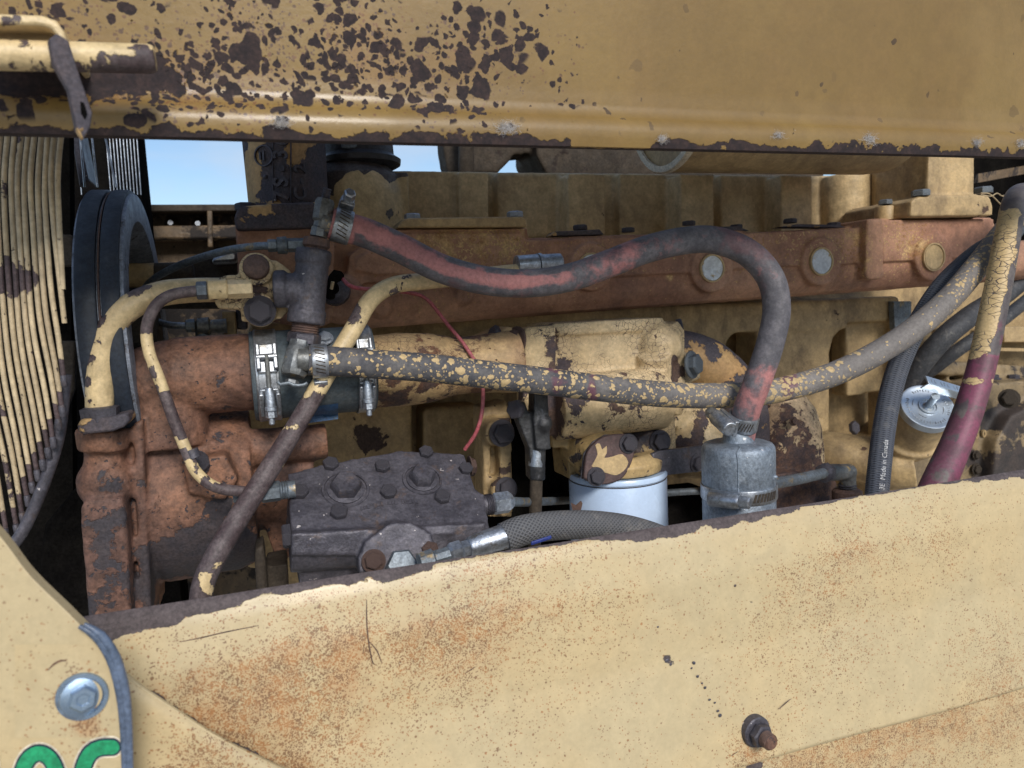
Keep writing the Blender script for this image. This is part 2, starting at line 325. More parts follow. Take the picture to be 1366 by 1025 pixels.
M['seal'] = raw('glossy_blue_grey_rubber_seal', (.075, .105, .16), (.10, .13, .19), None, 30, (.22, .4), 0, fine=.0002)
M['black'] = raw('black_parts_and_shade', (.006, .0055, .0055), (.010, .009, .008), None, 40, (.8, 1.), spec=.0)  # for black parts, and for shade put into colour on recessed walls
M['black_paint'] = raw('satin_black_pipe', (.03, .03, .034), (.045, .042, .045), None, 40, (.3, .5), .2)
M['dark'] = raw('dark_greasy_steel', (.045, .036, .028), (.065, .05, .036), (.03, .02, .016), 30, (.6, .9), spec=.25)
M['far'] = peel('grease_covered_frame_paint', (.16, .105, .055), (.12, .08, .045), (.02, .015, .013), (.03, .022, .018), thr=.52, scale=18, w_=.03, thr2=.66, grime=.7, gcol=(.04, .03, .02))
M['green'] = raw('green_decal', (.010, .24, .10), (.012, .255, .105), None, 30, (.35, .45), 0, fine=.0001)
M['navy'] = raw('dark_navy_decal_outline', (.012, .02, .045), (.014, .022, .05), None, 30, (.35, .45), 0, fine=.0001)
M['pale'] = raw('pale_decal_edge', (.62, .55, .42), (.6, .53, .4), None, 30, (.4, .5), 0, fine=.0001)
M['print'] = raw('white_hose_lettering', (.55, .55, .55), (.4, .4, .4), (.12, .12, .12), 300, (.6, .7), 0)
M['web'] = raw('cobweb_fluff', (.50, .48, .46), (.42, .4, .4), None, 80, (.9, .95), 0)
M['ground'] = raw('pale_bounce_ground', (.36, .33, .28), (.42, .385, .33), (.28, .25, .21), 6, (.85, .95))
M['blue_dk'] = raw('faded_blue_label', (.02, .06, .14), (.03, .09, .18), (.06, .075, .08), 50, (.5, .6))
def _hose_red():
    n = NT('red_rubber_hose_worn_black'); wr = n.attr('wear'); N = n.noise(55, 6, .7, .2)
    d = n.step(n.mth('ADD', N, wr), .38, .66)
    red = n.mix(n.step(n.noise(25, 4), .4, .6), (.40, .165, .155), (.32, .135, .13)); red = n.mix(n.step(n.noise(30, 6, .7), .52, .7, 0, .5), red, (.40, .17, .15))
    blk = n.mix(n.step(n.noise(60, 6, .7), .4, .65), (.078, .074, .084), (.135, .125, .135)); blk = n.mix(n.step(n.noise(20, 4), .56, .66, 0, .5), blk, (.15, .06, .065))
    c = n.scale(n.mix(d, red, blk), n.step(n.noise(300, 3, .7), .25, .75, .8, 1.2))
    b = n.bump(n.noise(160, 5, .7), .0009, .7)
    return n.out(c, .68, 0, b)
M['hose_red'] = _hose_red()
def _hose_spot():
    n = NT('grey_hose_with_paint_flakes'); wr = n.attr('wear')
    base = n.mix(n.step(n.noise(45, 6, .7), .4, .62), (.055, .055, .064), (.10, .096, .098)); base = n.mix(n.mth('ADD', n.step(n.noise(16, 5, .7), .45, .65, 0, .6), n.attr('grey'), True), base, (.20, .18, .165))
    mag = n.attr('stain'); base = n.mix(n.step(n.mth('ADD', n.noise(40, 4), mag), .72, .90, 0, .6), base, (.15, .03, .06))
    mk = n.dots(wr, ((135, .62, 1.0), (230, .60, 1.1), (400, .55, 1.2)), (150, .006), .12); pc = n.mix(n.noise(90, 3), (.56, .41, .21), (.40, .29, .15))
    c = n.scale(n.mix(mk, base, pc), n.step(n.noise(300, 3, .7), .25, .75, .8, 1.2))
    b = n.bump(mk, .0006, .8); b = n.bump(n.noise(160, 5, .7), .0009, .7, b)
    return n.out(c, .72, 0, b)
M['hose_spot'] = _hose_spot()
def _hose_yel():
    n = NT('crackled_yellow_and_magenta_hose'); wr = n.attr('wear'); st = n.attr('stain')
    ye = n.mix(n.noise(60, 4), (.56, .40, .20), (.50, .36, .17)); rb = n.mix(n.step(n.noise(50, 6, .7), .4, .6), (.075, .06, .062), (.12, .10, .09))
    mg = n.mix(n.step(n.noise(30, 6, .7), .4, .62), (.20, .05, .09), (.11, .045, .06))
    sv = n.vm('MULTIPLY', n.co, (1, 1, 2.2)); ck = n.step(n.voro(88, co=n.vm('ADD', sv, n.vm('SCALE', n.ncol(40), None, .012))), .012, .045, 1, 0)
    ck = n.mth('MULTIPLY', ck, n.step(n.noise(38, 4, .7), .36, .52))
    pl = n.mth('MAXIMUM', ck, n.step(n.mth('ADD', n.noise(45, 6, .65), wr), .60, .63))
    under = n.mix(n.step(n.mth('ADD', n.noise(30, 4), st), .62, .72), rb, mg)
    c = n.scale(n.mix(pl, ye, under), n.step(n.noise(300, 3, .7), .25, .75, .85, 1.15))
    b = n.bump(n.mth('SUBTRACT', 1., pl), .0008, .8); b = n.bump(n.noise(160, 5, .7), .0006, .6, b)
    return n.out(c, .55, 0, b)
M['hose_yel'] = _hose_yel()
def _braid(name, c1, c2, ku, kv, hi):
    n = NT(name); sx = n.n.new('ShaderNodeSeparateXYZ'); n.t.links.new(n.uvo, sx.inputs[0]); u, v = sx.outputs[0], sx.outputs[1]
    a_ = n.mth('SINE', n.mth('ADD', n.mth('MULTIPLY', u, ku), n.mth('MULTIPLY', v, kv*2*math.pi))); b_ = n.mth('SINE', n.mth('SUBTRACT', n.mth('MULTIPLY', u, ku), n.mth('MULTIPLY', v, kv*2*math.pi)))
    h = n.mth('MAXIMUM', n.mth('MULTIPLY', a_, .8), b_); h = n.mth('ADD', h, n.mth('MULTIPLY', n.noise(200, 4, .7), .8))
    c = n.mix(n.step(h, -.3, 1.1), c1, c2); c = n.mix(n.step(n.noise(70, 6, .7), .5, .72, 0, .55), c, hi)
    return n.out(c, .68, 0, n.bump(h, .0008, .7))
M['braid'] = _braid('grey_braided_hose', (.055, .055, .06), (.125, .125, .13), 1500, 20, (.24, .22, .2))
M['braid_fine'] = _braid('black_wrapped_hose', (.028, .033, .045), (.085, .093, .115), 2200, 6, (.17, .165, .165))

# ------------------------------------------------------------------ fasteners
MESH = {}
def shared(key, build, mt):
    k = (key, mt.name)
    if k not in MESH:
        mb = MB(); build(mb); me = bpy.data.meshes.new(key); me.from_pydata([tuple(p) for p in mb.v], [], mb.f); fix_normals(me); finish(me, 30); me.materials.append(mt); MESH[k] = me
    return MESH[k]
def hexhead(mb): mb.lathe((0,0,0), EZ, [(0, .98), (.05, 1), (.55, 1), (.68, .86), (.68, .5), (.66, .4)], 6)
def washerhex(mb):
    mb.lathe((0,0,0), EZ, [(0, 1.3), (.16, 1.3), (.2, 1.22)], 24); mb.lathe((0,0,.19), EZ, [(0, .98), (.5, 1), (.62, .86)], 6)
def flanged(mb):
    mb.lathe((0,0,0), EZ, [(0, 1.5), (.06, 1.55), (.16, 1.5), (.22, 1.28), (.32, 1.05)], 32); mb.lathe((0,0,.28), EZ, [(0, 1.), (.42, 1), (.56, .86), (.56, .5), (.50, .42)], 6)
def bolt(parent, pos, nrm, r, mt='iron_rust', kind='hexhead', spin=None, label=None):
    me = shared(kind, globals()[kind], M[mt]); o = bpy.data.objects.new('bolt', me); COL.objects.link(o); o.parent = parent
    q = V(nrm).to_track_quat('Z', 'Y') @ Matrix.Rotation(random.random()*1.05 if spin is None else spin, 3, 'Z').to_quaternion()
    o.matrix_local = Matrix.LocRotScale(V(pos)-root_loc(parent), q, V((r, r, r)))
    if label: o['label'] = label
    return o
def clamp(parent, c, ax, r, wd, face, mt='steel_band', slot=True, screw=True, sdir=None, span=(-.9, .9), ns=9, hs=1.):
    """worm-drive hose clamp: band, slots, screw housing and screw; face = direction the slots look, sdir = where the housing sits"""
    ax = V(ax).normalized(); c = V(c); face = (V(face)-ax*ax.dot(V(face))).normalized(); side = ax.cross(face)
    band = MB().ring(c-ax*wd/2, ax, [(0, r+.0012), (wd*.08, r+.0016), (wd*.92, r+.0016), (wd, r+.0012), (wd, r-.0008), (0, r-.0008)], 48)
    b = obj('clamp_band', band, M[mt], parent)
    if slot:
        s_ = MB()
        for i in range(ns):
            t = span[0]+(span[1]-span[0])*i/(ns-1); dr = face*math.cos(t)+side*math.sin(t); tg = -face*math.sin(t)+side*math.cos(t)
            s_.box(c+dr*(r+.0015), (ax*.9+tg*.28).normalized()*wd*.30, tg*r*.035, dr*.0004)
        o = obj('band_slots', s_, M['dark'], b)
    if screw:
        sd_ = V(sdir) if sdir is not None else side; sd_ = (sd_-ax*ax.dot(sd_)).normalized(); tg = ax.cross(sd_)
        wd *= hs
        h = MB().box(c+sd_*(r+.003), ax*wd*.42, tg*wd*.85, sd_*.0022); h.lathe(c+sd_*(r+.0022+wd*.36)-tg*wd*.85, tg, [(0, wd*.36), (wd*.1, wd*.42), (wd*1.5, wd*.42), (wd*1.7, wd*.36)], 16)
        obj('screw_housing', h, M[mt], parent, .0006)
        obj('screw', MB().lathe(c+sd_*(r+.0022+wd*.36)+tg*wd*.85, tg, [(0, wd*.3), (wd*.14, wd*.34), (wd*.5, wd*.34), (wd*.58, wd*.26)], 6), M[mt], parent)
def text3d(name, s, pos, right, up, size, depth, mt, parent, align='CENTER', bold=0.):
    cu = bpy.data.curves.new(name, 'FONT'); cu.body = s; cu.size = size; cu.extrude = depth; cu.align_x = align; cu.align_y = 'CENTER'; cu.resolution_u = 3; cu.offset = bold
    t = bpy.data.objects.new(name, cu); COL.objects.link(t); right, up = V(right).normalized(), V(up).normalized(); nn = right.cross(up).normalized(); up = nn.cross(right)
    mw = Matrix((right, up, nn)).transposed().to_4x4(); mw.translation = V(pos)
    dg = bpy.context.evaluated_depsgraph_get(); me = bpy.data.meshes.new_from_object(t.evaluated_get(dg)); bpy.data.objects.remove(t)
    me.transform(Matrix.Translation(-root_loc(parent)) @ mw); me.name = name; me.materials.clear()
    return link(name, me, mt, parent)

def project(p):
    q = V(p)-CAM; f = q.dot(FWD); return 683+q.dot(RIGHT)/f/K, 512.5-q.dot(UP)/f/K
def attr_blobs(o, name, blobs, base=0.):
    """blobs given as (photo x, photo y, Y, radius in photo pixels, amount)"""
    me = o.data; n = len(me.vertices); co = np.zeros(n*3); me.vertices.foreach_get('co', co); co = co.reshape(-1, 3)+np.array(root_loc(o))
    set_attr(me, name, blob_field(co, B3(blobs), base))
def B3(blobs): return [(P(x, y, Y), r*S(x, y, Y), v) for x, y, Y, r, v in blobs]
def resample(prof, step):
    out = [prof[0]]
    for (a0, b0), (a1, b1) in zip(prof, prof[1:]):
        k = max(1, int(math.hypot(a1-a0, b1-b0)/step))
        for i in range(1, k+1): out.append((a0+(a1-a0)*i/k, b0+(b1-b0)*i/k))
    return out
def sheet(name, x0, x1, dx, prof, z0, step, mt, parent=None, thick=.003, wavy=.0):
    prof = resample(prof, step); nx = int((x1-x0)/dx)+1; mb = MB(); vs, fs, at = [], [], []; d = 0; ds = []
    for j, q in enumerate(prof):
        if j: d += math.hypot(q[0]-prof[j-1][0], q[1]-prof[j-1][1])
        ds.append(d)
    for i in range(nx):
        x = x0+(x1-x0)*i/(nx-1)
        for j, (y, z) in enumerate(prof):
            wv = wavy*mnoise.noise(V((x*5, z*5, 3.3))); vs.append(V((x, y+wv, z0+z))); at.append((ds[j], x))
    np_ = len(prof)
    for i in range(nx-1):
        for j in range(np_-1): fs.append((i*np_+j, i*np_+j+1, (i+1)*np_+j+1, (i+1)*np_+j))
    mb.add(vs, fs, at); o = obj(name, mb, mt, parent, ang=50, flip=False)
    if thick: s_ = o.modifiers.new('solid', 'SOLIDIFY'); s_.thickness = thick; s_.offset = -1
    o['_'] = 0; del o['_']
    return o, mb
def sm(x, a_, b_): t = min(1, max(0, (x-a_)/(b_-a_))); return t*t*(3-2*t)
def lerp_tab(x, tab):
    if x <= tab[0][0]: return tab[0][1]
    for (a_, b_), (c, d) in zip(tab, tab[1:]):
        if x <= c: return b_+(d-b_)*(x-a_)/(c-a_)
    return tab[-1][1]

# ------------------------------------------------------------------ unseen ground under the machine, made pale to bounce light up
g = obj('ground', MB().add([(-60,-60,0), (60,-60,0), (60,60,0), (-60,60,0)], [(0,1,2,3)]), M['ground'], flip=False); g['kind'] = 'structure'

# ------------------------------------------------------------------ hood
zl = P(683, 190, .538).z
hood = thing('engine_hood', 'gold painted hood panel across the top with dark rust chips and bare lower lip', 'hood', V((0, .55, zl)))
hp = [(.548, .003), (.545, .0005), (.5385, .0), (.5375, .009), (.5378, .012), (.5395, .016), (.5445, .021), (.5475, .029), (.547, .042), (.515, .34), (.53, .37), (.60, .385), (.70, .39)]  # unseen top fold kept short so sky light reaches the engine
hx0, hx1 = P(-120, 190, .538).x, P(1500, 190, .538).x
ho, hmb = sheet('hood_skin', hx0, hx1, .003, hp, zl, .0032, M['hood'], hood, .003, .0025)
hb = [(330,90,.55,60,.20), (440,85,.55,70,.23), (500,75,.55,45,.24), (560,110,.55,60,.17), (630,60,.55,50,.20), (600,110,.55,60,.13), (250,115,.55,55,.26), (330,125,.55,60,.15), (215,112,.55,38,.30), (150,112,.55,36,.45), (90,112,.55,36,.5), (30,112,.55,36,.55),
      (310,5,.55,45,.22), (80,10,.55,60,.20), (690,70,.55,45,.12), (750,60,.55,30,.06), (470,20,.55,40,.15), (750,120,.55,25,.10), (220,60,.55,70,.06)]
f = blob_field(np.array([tuple(p) for p in hmb.v]), B3([(x, y, Y, r, v*(.25 if v < .29 else 1)) for x, y, Y, r, v in hb]), -.02)
for i, (d, x) in enumerate(hmb.a):
    px, py = project(hmb.v[i])
    edge = .0128 + .0022*mnoise.noise(V((x*30, 0, 0))) + lerp_tab(px, [(0,.000), (120,.000), (250,.0005), (420,.000), (560,.001), (660,.002), (740,-.001), (780,-.006), (860,-.006), (890,.001), (1366,.001)])
    if hmb.v[i].y < .9: f[i] += .5*(1-sm(d, edge-.0015, edge+.0035))
    f[i] -= .25*sm(px, 760, 900)*(sm(d, .026, .036))
set_attr(ho.data, 'wear', f); set_attr(ho.data, 'chip', np.maximum(0, blob_field(np.array([tuple(p) for p in hmb.v]), B3([(x, y, Y, r*.95, v*.98 if v < .29 else v*.55) for x, y, Y, r, v in hb]), .006)))
attr_blobs(ho, 'stain', [(x, y, Y, r*1.15, v*.55) for x, y, Y, r, v in hb])
def cobweb(px, py, spread, n):
    mb = MB(); c = P(px, py, .5335)
    for i in range(n*4):
        a_ = random.uniform(0, 6.28); l = spread*random.uniform(.08, .6)*S(px, py, .53); d = V((math.cos(a_)*1.3, random.uniform(-.3, .05), math.sin(a_)*.7))*l
        q = c+V((random.gauss(0, .4), 0, random.gauss(0, .25)))*spread*.5*S(px, py, .53)
        mb.tube([q, q+d*.3+V((0, -.001, random.gauss(0, .0012))), q+d*.65+V((random.gauss(0, .0012), -.001, random.gauss(0, .0012))), q+d], random.choice((.00004, .00005, .00007)), 3, .004)
    obj('cobweb', mb, M['web'], hood)['kind'] = 'stuff'
for a_ in ((375,163,22,34), (676,171,26,46), (883,186,14,22), (1038,181,14,20), (1160,186,20,34), (1302,190,16,30), (1362,192,16,26)): cobweb(*a_)

# prop rod in its bracket, on the hood
rod = thing('prop_rod', 'cream painted rod end held in a strap bracket on the hood, upper left corner', 'rod', P(120, 100, .50))
r0 = 19*S(120, 75, .497)
mb = MB(); A, B = P(-70, 72, .497), P(207, 79, .497); mb.lathe(A, B-A, [(0, r0), ((B-A).length-.003, r0), ((B-A).length-.0006, r0*.9), ((B-A).length, r0*.8)], 32)
ro = obj('rod', mb, M['tube'], rod)
attr_blobs(ro, 'wear', [(200,92,.497,22,.3), (120,97,.497,60,.10)], -.03)
mb = MB(); st = [(-60,20), (0,18), (55,20), (74,27), (84,40), (90,58), (80,62), (74,45), (66,36), (50,33), (0,32), (-60,33)]
mb.prism(st, .484, .062)
so = obj('strap', mb, M['tube'], rod, .0015)
mb = MB(); mb.prism([(66,52), (76,44), (92,54), (108,105), (124,150), (121,170), (111,187), (103,172), (92,120), (72,84)], Plane(P(95,110,.474), (.45, -.9, 0)), .006)
lo = obj('link_plate', mb, M['iron_peel'], rod, .001)
mb = MB(); pl = Plane(P(95,110,.474), (.45, -.9, 0)); mb.prism([(107,136), (112,138), (116,152), (113,160), (108,152)], pl, .004, .0007); obj('slot', mb, M['black'], lo)

# ------------------------------------------------------------------ side panel below the opening
zt = P(100, 826, .543).z
zc = P(1366, 918, .507).z - zt
side = thing('side_panel', 'large cream side panel below the engine, freckled with orange rust, bare dark top edge', 'panel', V((0, .53, zt-.4)))
pp = [(.556, -.030), (.553, -.010), (.5495, -.002), (.5455, .0), (.5425, -.002), (.5405, -.007), (.5378, -.014), (.5332, -.034), (.5313, -.043), (.5307, -.047), (.5303, -.052), (.5262, -.11), (.507, zc)]
sx0, sx1 = P(60, 826, .543).x, P(1500, 640, .543).x
po, pmb = sheet('panel_skin', sx0, sx1, .0032, pp, zt, .0032, M['panel'], side, .003, .003)
pco = np.array([tuple(p) for p in pmb.v])
f = blob_field(pco, B3([(890,880,.525,6,.22), (897,885,.525,6,.2), (925,885,.525,5,.22), (935,905,.525,6,.25), (942,918,.525,6,.25), (952,938,.525,5,.25), (1005,1000,.515,26,.10), (497,860,.525,7,.22), (505,880,.525,6,.2), (515,885,.525,4,.2), (850,703,.54,18,.12), (870,695,.54,20,.2), (760,712,.54,14,.14), (1283,715,.53,5,.22)]), 0)
for i, (d, x) in enumerate(pmb.a):
    px, py = project(pmb.v[i])
    e = .0300 + lerp_tab(px, [(100,.026), (180,.0195), (300,.0135), (340,.0075), (400,.0085), (480,.0115), (560,.0115), (590,.0035), (680,.0035), (800,.0055), (845,.0120), (1040,.0115), (1075,.0045), (1240,.0035), (1300,.0065), (1366,.012)]) + .0025*mnoise.noise(V((x*45, 0, 0)))
    f[i] += .5*(1-sm(d, e-.002, e+.0035))
    sx_, sy_ = px, lerp_tab(px, [(165,903), (185,918), (210,935), (240,955), (270,975), (310,998), (345,1015), (385,1034)])
    if px < 400: f[i] += .34*(1-sm(sy_-py, 3, 15))*sm(px, 175, 215)
set_attr(po.data, 'wear', f)
sb = [(425,850,.525,48,.17), (425,910,.52,55,.26), (440,980,.515,60,.24), (640,795,.53,70,.22), (700,770,.53,60,.16), (560,800,.53,50,.15), (350,930,.52,60,.12), (300,970,.515,60,.20), (250,930,.52,40,.12), (780,745,.53,80,.10), (570,870,.525,70,.09),
      (1150,720,.53,50,.18), (1250,690,.53,60,.10), (1330,910,.51,70,.12), (1000,1000,.515,28,.26), (220,860,.53,60,.10), (330,850,.53,70,.08), (480,840,.525,60,.14), (640,900,.52,90,.06), (1100,850,.52,90,.06), (400,790,.54,60,.10), (620,745,.54,90,.12), (1080,780,.53,70,.04)]
st_ = blob_field(pco, B3([(x, y, Y, r*1.08, v*.98) for x, y, Y, r, v in sb]), 0.)
for i, (d, x) in enumerate(pmb.a):
    st_[i] *= .30+.70*sm(d, .066, .086)
    px, py = project(pmb.v[i])
    if px < 420: st_[i] += .30*(1-sm(lerp_tab(px, [(165,903), (210,935), (270,975), (345,1015), (420,1048)])-py, 4, 42))*sm(px, 180, 240)  # brown seam band: rust plus the bend's shading put into colour
set_attr(po.data, 'stain', st_)
# stud through the panel
pl = Plane((0, .508, 0), (0, -1, 0)); c = P(1008, 976, .511); sc = S(1008, 976, .511)
ax = (CAM-c).normalized()*.55 + V((.35, -.8, -.05))
sx_ax = V((.08,-1,-.02)).normalized(); sb0 = c+V((0,.006,0))
s0 = obj('washer', MB().lathe(sb0, sx_ax, [(0, 21*sc), (.0075, 21*sc), (.0085, 19.5*sc), (.009, 12*sc)], 36), M['iron'], side)
obj('nut', MB().lathe(sb0+sx_ax*.0088, sx_ax, [(0, 14.5*sc), (.001, 16*sc), (.0065, 16*sc), (.0078, 14*sc), (.0078, 10*sc)], 6, ph=.3), M['iron'], side)
obj('stud', MB().lathe(sb0+sx_ax*.0150, sx_ax, [(0, 9.6*sc), (.0095, 9.6*sc), (.0108, 8*sc), (.0112, .5*sc)], 24), M['rust_orange'], side)
mb = MB()
for k in range(5): mb.ring(sb0+sx_ax*(.0168+.0015*k), V((.08,-1,-.02)), [(0, 10.4*sc), (.0008, 11.0*sc), (.0016, 10.0*sc)], 24)
obj('thread', mb, M['iron_rust'], s0)
def side_pt(px, py):
    Y = .52
    for _ in range(6):
        z = P(px, py, Y).z-zt
        for (y0_, z0_), (y1_, z1_) in zip(pp[4:], pp[5:]):
            if z0_ >= z >= z1_: Y = y0_+(y1_-y0_)*(z-z0_)/(z1_-z0_)
    return P(px, py, Y)
for ln in ([(489,800), (489,825), (491,852), (496,880), (499,886)], [(492,855), (503,868), (509,884)], [(486,858), (484,872)], [(1186,711), (1195,714), (1202,718)], [(1038,946), (1047,938), (1054,932)], [(240,856), (270,850), (300,843), (345,834)], [(975,1008), (984,1002)], [(620,898), (628,893), (634,889)], [(1190,780), (1230,768), (1290,748)]):
    obj('scratch', MB().tube([side_pt(x, y)-EY*.0008 for x, y in ln], [.0002]+[.00045]*(len(ln)-2)+[.0002], 6, .004), M['iron_rust'], side)
mb = MB()
for x, y in ((889,881), (894,886), (925,884), (922,891), (930,902), (936,911), (940,917), (946,933), (953,937), (957,948), (960,954), (877,836), (980,781)):
    c = side_pt(x, y)-EY*.0009; b_ = MB().ball(V((0,0,0)), random.uniform(.0009, .0018), 8, sx=random.uniform(.7, 1.4), d=V((random.gauss(0, 1), 0, 1))); mb.add([c+V((p.x, p.y*.3, p.z)) for p in b_.v], b_.f)
obj('paint_chips', mb, M['iron'], side)['kind'] = 'stuff'
# lower panel, tucked behind the side panel's bottom edge
low = thing('sill_panel', 'dirty cream panel strip under the side panel, lower right corner', 'panel', V((0, .52, zt+zc-.3)))
zlw = zt+zc
lpo, lmb = sheet('panel_skin', sx0+.2, sx1, .004, [(.520, .02), (.5145, -.004), (.513, -.020), (.5185, -.024), (.517, -.05), (.505, -.30)], zlw, .004, M['panel'], low, .003, .003)
attr_blobs(lpo, 'stain', [(1130,1000,.515,60,.20), (1200,990,.515,70,.24), (1280,960,.515,60,.18), (1350,960,.515,60,.2), (1060,1020,.515,60,.2)], -.02)
attr_blobs(lpo, 'wear', [(1150,978,.515,20,.10), (1060,1005,.515,40,.16), (1000,1020,.515,30,.2), (1260,1000,.515,20,.06)], .0)

# corner panel left of it, its edge a rolled bead
corner = thing('corner_panel', 'cream corner panel with a curved rolled edge beside the blue grey seal', 'panel', P(250, 1080, .505))
cv = [(166,900), (185,916), (210,933), (240,953), (270,973), (310,996), (345,1013), (385,1032), (430,1050)]
def dense(pts, k=6):
    C, _, _ = spline([V((x, y, 0)) for x, y in pts], 1, 5); return [(p.x, p.y) for p in C]
cvd = dense(cv); mb = MB(); vs, fs = [], []; N_ = 40
for x, y in cvd:
    for j in range(N_+1):
        q = P(x, y, .500); tgt = P(x-40, 1130, .496); t = j/N_; p = q.lerp(tgt, t); p.y += .004*math.exp(-t*30)-.001; vs.append(p)
for i in range(len(cvd)-1):
    for j in range(N_): fs.append((i*(N_+1)+j, i*(N_+1)+j+1, (i+1)*(N_+1)+j+1, (i+1)*(N_+1)+j))
mb.add(vs, fs); co_ = obj('panel_skin', mb, M['panel'], corner, flip=False); s_ = co_.modifiers.new('solid', 'SOLIDIFY'); s_.thickness = .003; s_.offset = 0
attr_blobs(co_, 'stain', [(300,1015,.5,50,.16), (250,1010,.5,40,.09)], 0)
mb = MB().tube([P(x, y, .5015) for x, y in cv], .0014, 10); obj('rolled_edge', mb, M['panel'], corner)

# front panel with the green lettering
front = thing('front_panel', 'cream front panel with a silver flange bolt and green letters, lower left corner', 'panel', P(60, 1090, .455))
fo_ = [(-70,640), (0,716), (40,768), (95,822), (134,864), (156,910), (165,965), (168,1140), (-70,1140)]
fp = Plane(P(60,950,.455), (.02, -1, .06))
mb = MB(); od = dense(fo_[:-2])+fo_[-2:]; mb.prism(od, fp, .012)
fo = obj('panel_skin', mb, M['panel'], front, .0025, 3)
# a thin dense skin carries the rust freckles round the bolt
mb = MB(); q0 = [(20+4*i, 860+4*j) for j in range(32) for i in range(33)]; mb.add([fp.p(x, y, .0002) for x, y in q0], [(j*33+i, j*33+i+1, (j+1)*33+i+1, (j+1)*33+i) for j in range(31) for i in range(32)])
ps_ = obj('rusted_skin', mb, M['panel'], front, flip=False); attr_blobs(ps_, 'stain', [(112,962,.455,16,.34), (98,905,.455,14,.16), (82,935,.455,12,.18), (122,975,.455,14,.22)])
if fp.n.dot(ps_.data.polygons[0].normal) < 0: ps_.data.flip_normals()
obj('scratch', MB().tube([fp.p(x, y, .0004) for x, y in ((64,894), (72,886), (82,881), (88,882))], [.0002, .0006, .0006, .0002], 6, .004), M['iron_rust'], front)
bolt(front, fp.p(110, 929), fp.n+V((.25, 0, 0)), 17.5*S(110,929,.455), 'sky_zinc', 'flanged', .3)
mb = MB().ring(fp.p(110, 929)+fp.n*.0004, fp.n, [(0, .0100), (.0010, .0110), (.0010, .0132), (0, .0136)], 40); obj('washer', mb, M['sky_zinc'], front)
def stroke(path, hw, pl, h, closed=False):
    C = path if closed else dense(path); n = len(C); Lf, Rt = [], []
    for i, (x, y) in enumerate(C):
        a0 = C[(i-1) % n] if closed else C[max(i-1, 0)]; b0 = C[(i+1) % n] if closed else C[min(i+1, n-1)]
        tx, ty = b0[0]-a0[0], b0[1]-a0[1]; l = math.hypot(tx, ty); nx_, ny = -ty/l, tx/l; Lf.append((x+nx_*hw, y+ny*hw)); Rt.append((x-nx_*hw, y-ny*hw))
    mb = MB()
    if closed:
        vs = [pl.p(*q, h) for q in Lf]+[pl.p(*q, h) for q in Rt]; mb.add(vs, [(i, (i+1) % n, n+(i+1) % n, n+i) for i in range(n)]); return mb
    (x, y), (x1, y1) = C[-1], C[-2]; a_ = math.atan2(y-y1, x-x1)
    cap = [(x+hw*math.cos(a_+math.pi/2-math.pi*k/10), y+hw*math.sin(a_+math.pi/2-math.pi*k/10)) for k in range(1, 10)]
    out = Lf+cap+Rt[::-1]; vs = [pl.p(*q, h) for q in out]; mb.add(vs, [(i, i+1, len(out)-2-i, len(out)-1-i) for i in range(n-1)]+[tuple(range(n-1, n+len(cap)+1))]); return mb
ring_ = [(53+24.5*math.cos(2*math.pi*k/48), 1044-40*math.sin(2*math.pi*k/48)) for k in range(48)]
for nm, path, cl in (('letter_o', ring_, True), ('letter_r', [(110,1110), (110,1045), (112,1022), (121,1004), (134,997), (150,996)], False), ('letter_edge', [(-14,1110), (-14,1040), (-16,1005), (-26,995)], False)):
    for nm2, hw, h, mt in (('pale_edge', 14.5, .0004, 'pale'), ('dark_outline', 12.2, .0007, 'navy'), (nm, 9.6, .0010, 'green')):
        o = obj(nm2 if mt != 'green' else nm, stroke(path, hw, fp, h, cl), M[mt], front, flip=False)
        if fp.n.dot(o.data.polygons[0].normal) < 0: o.data.flip_normals()
mb = MB()
for off, r in ((1.5, .0024), (8, .0027)):
    mb.tube([P(x+off, y-off*.4, .4535) for x, y in ((104,836), (126,850), (146,880), (158,922), (163,970), (165,1030), (166,1140))], [.0012, r*.9, r, r, r*.85, r*.75, r*.75], 16)
seal = obj('rubber_seal', mb, M['seal']); tag(seal, 'blue grey rubber seal strip running down beside the silver bolt', 'seal')

# ================================================================== far side and left end
rail = thing('frame_rail', 'greasy far frame rail with two bolts and a gusset, seen past the pulley', 'frame rail', P(260, 430, 1.5))
zr = P(260, 278, 1.5).z; xa, xb = P(-200, 300, 1.5).x, P(1700, 300, 1.5).x
mb = MB().box(((xa+xb)/2, 1.515, zr-.45), ((xb-xa)/2,0,0), (0,.015,0), (0,0,.45)); obj('web_plate', mb, M['far'], rail, .003)  # carried deep and wide to block light from the far side
mb = MB().box(((xa+xb)/2, 1.475, zr-.006), ((xb-xa)/2,0,0), (0,.024,0), (0,0,.006)); obj('top_flange', mb, M['dark'], rail, .002)
mb = MB().box(((xa+xb)/2, 1.475, P(260,312,1.48).z), ((xb-xa)/2,0,0), (0,.022,0), (0,0,.012)); obj('angle_iron', mb, M['far'], rail, .004)
mb = MB(); mb.prism([(276,281), (283,281), (284,330), (277,330)], 1.45, .05); obj('gusset', mb, M['far'], rail, .002)
for px, py in ((229,299), (265,300)):
    q = P(px, py, 1.498); bolt(rail, q, (0,-1,0), 7*S(px,py,1.5), 'dark', 'washerhex'); mb = MB().cyl(q+V((0,-.006,0)), q+V((0,-.022,0)), 3.3*S(px,py,1.5), 12); obj('bolt_end', mb, M['zinc'], rail)
for i, (px, py, w_, h_) in enumerate(((215,372,60,18), (300,352,40,14))):
    pass
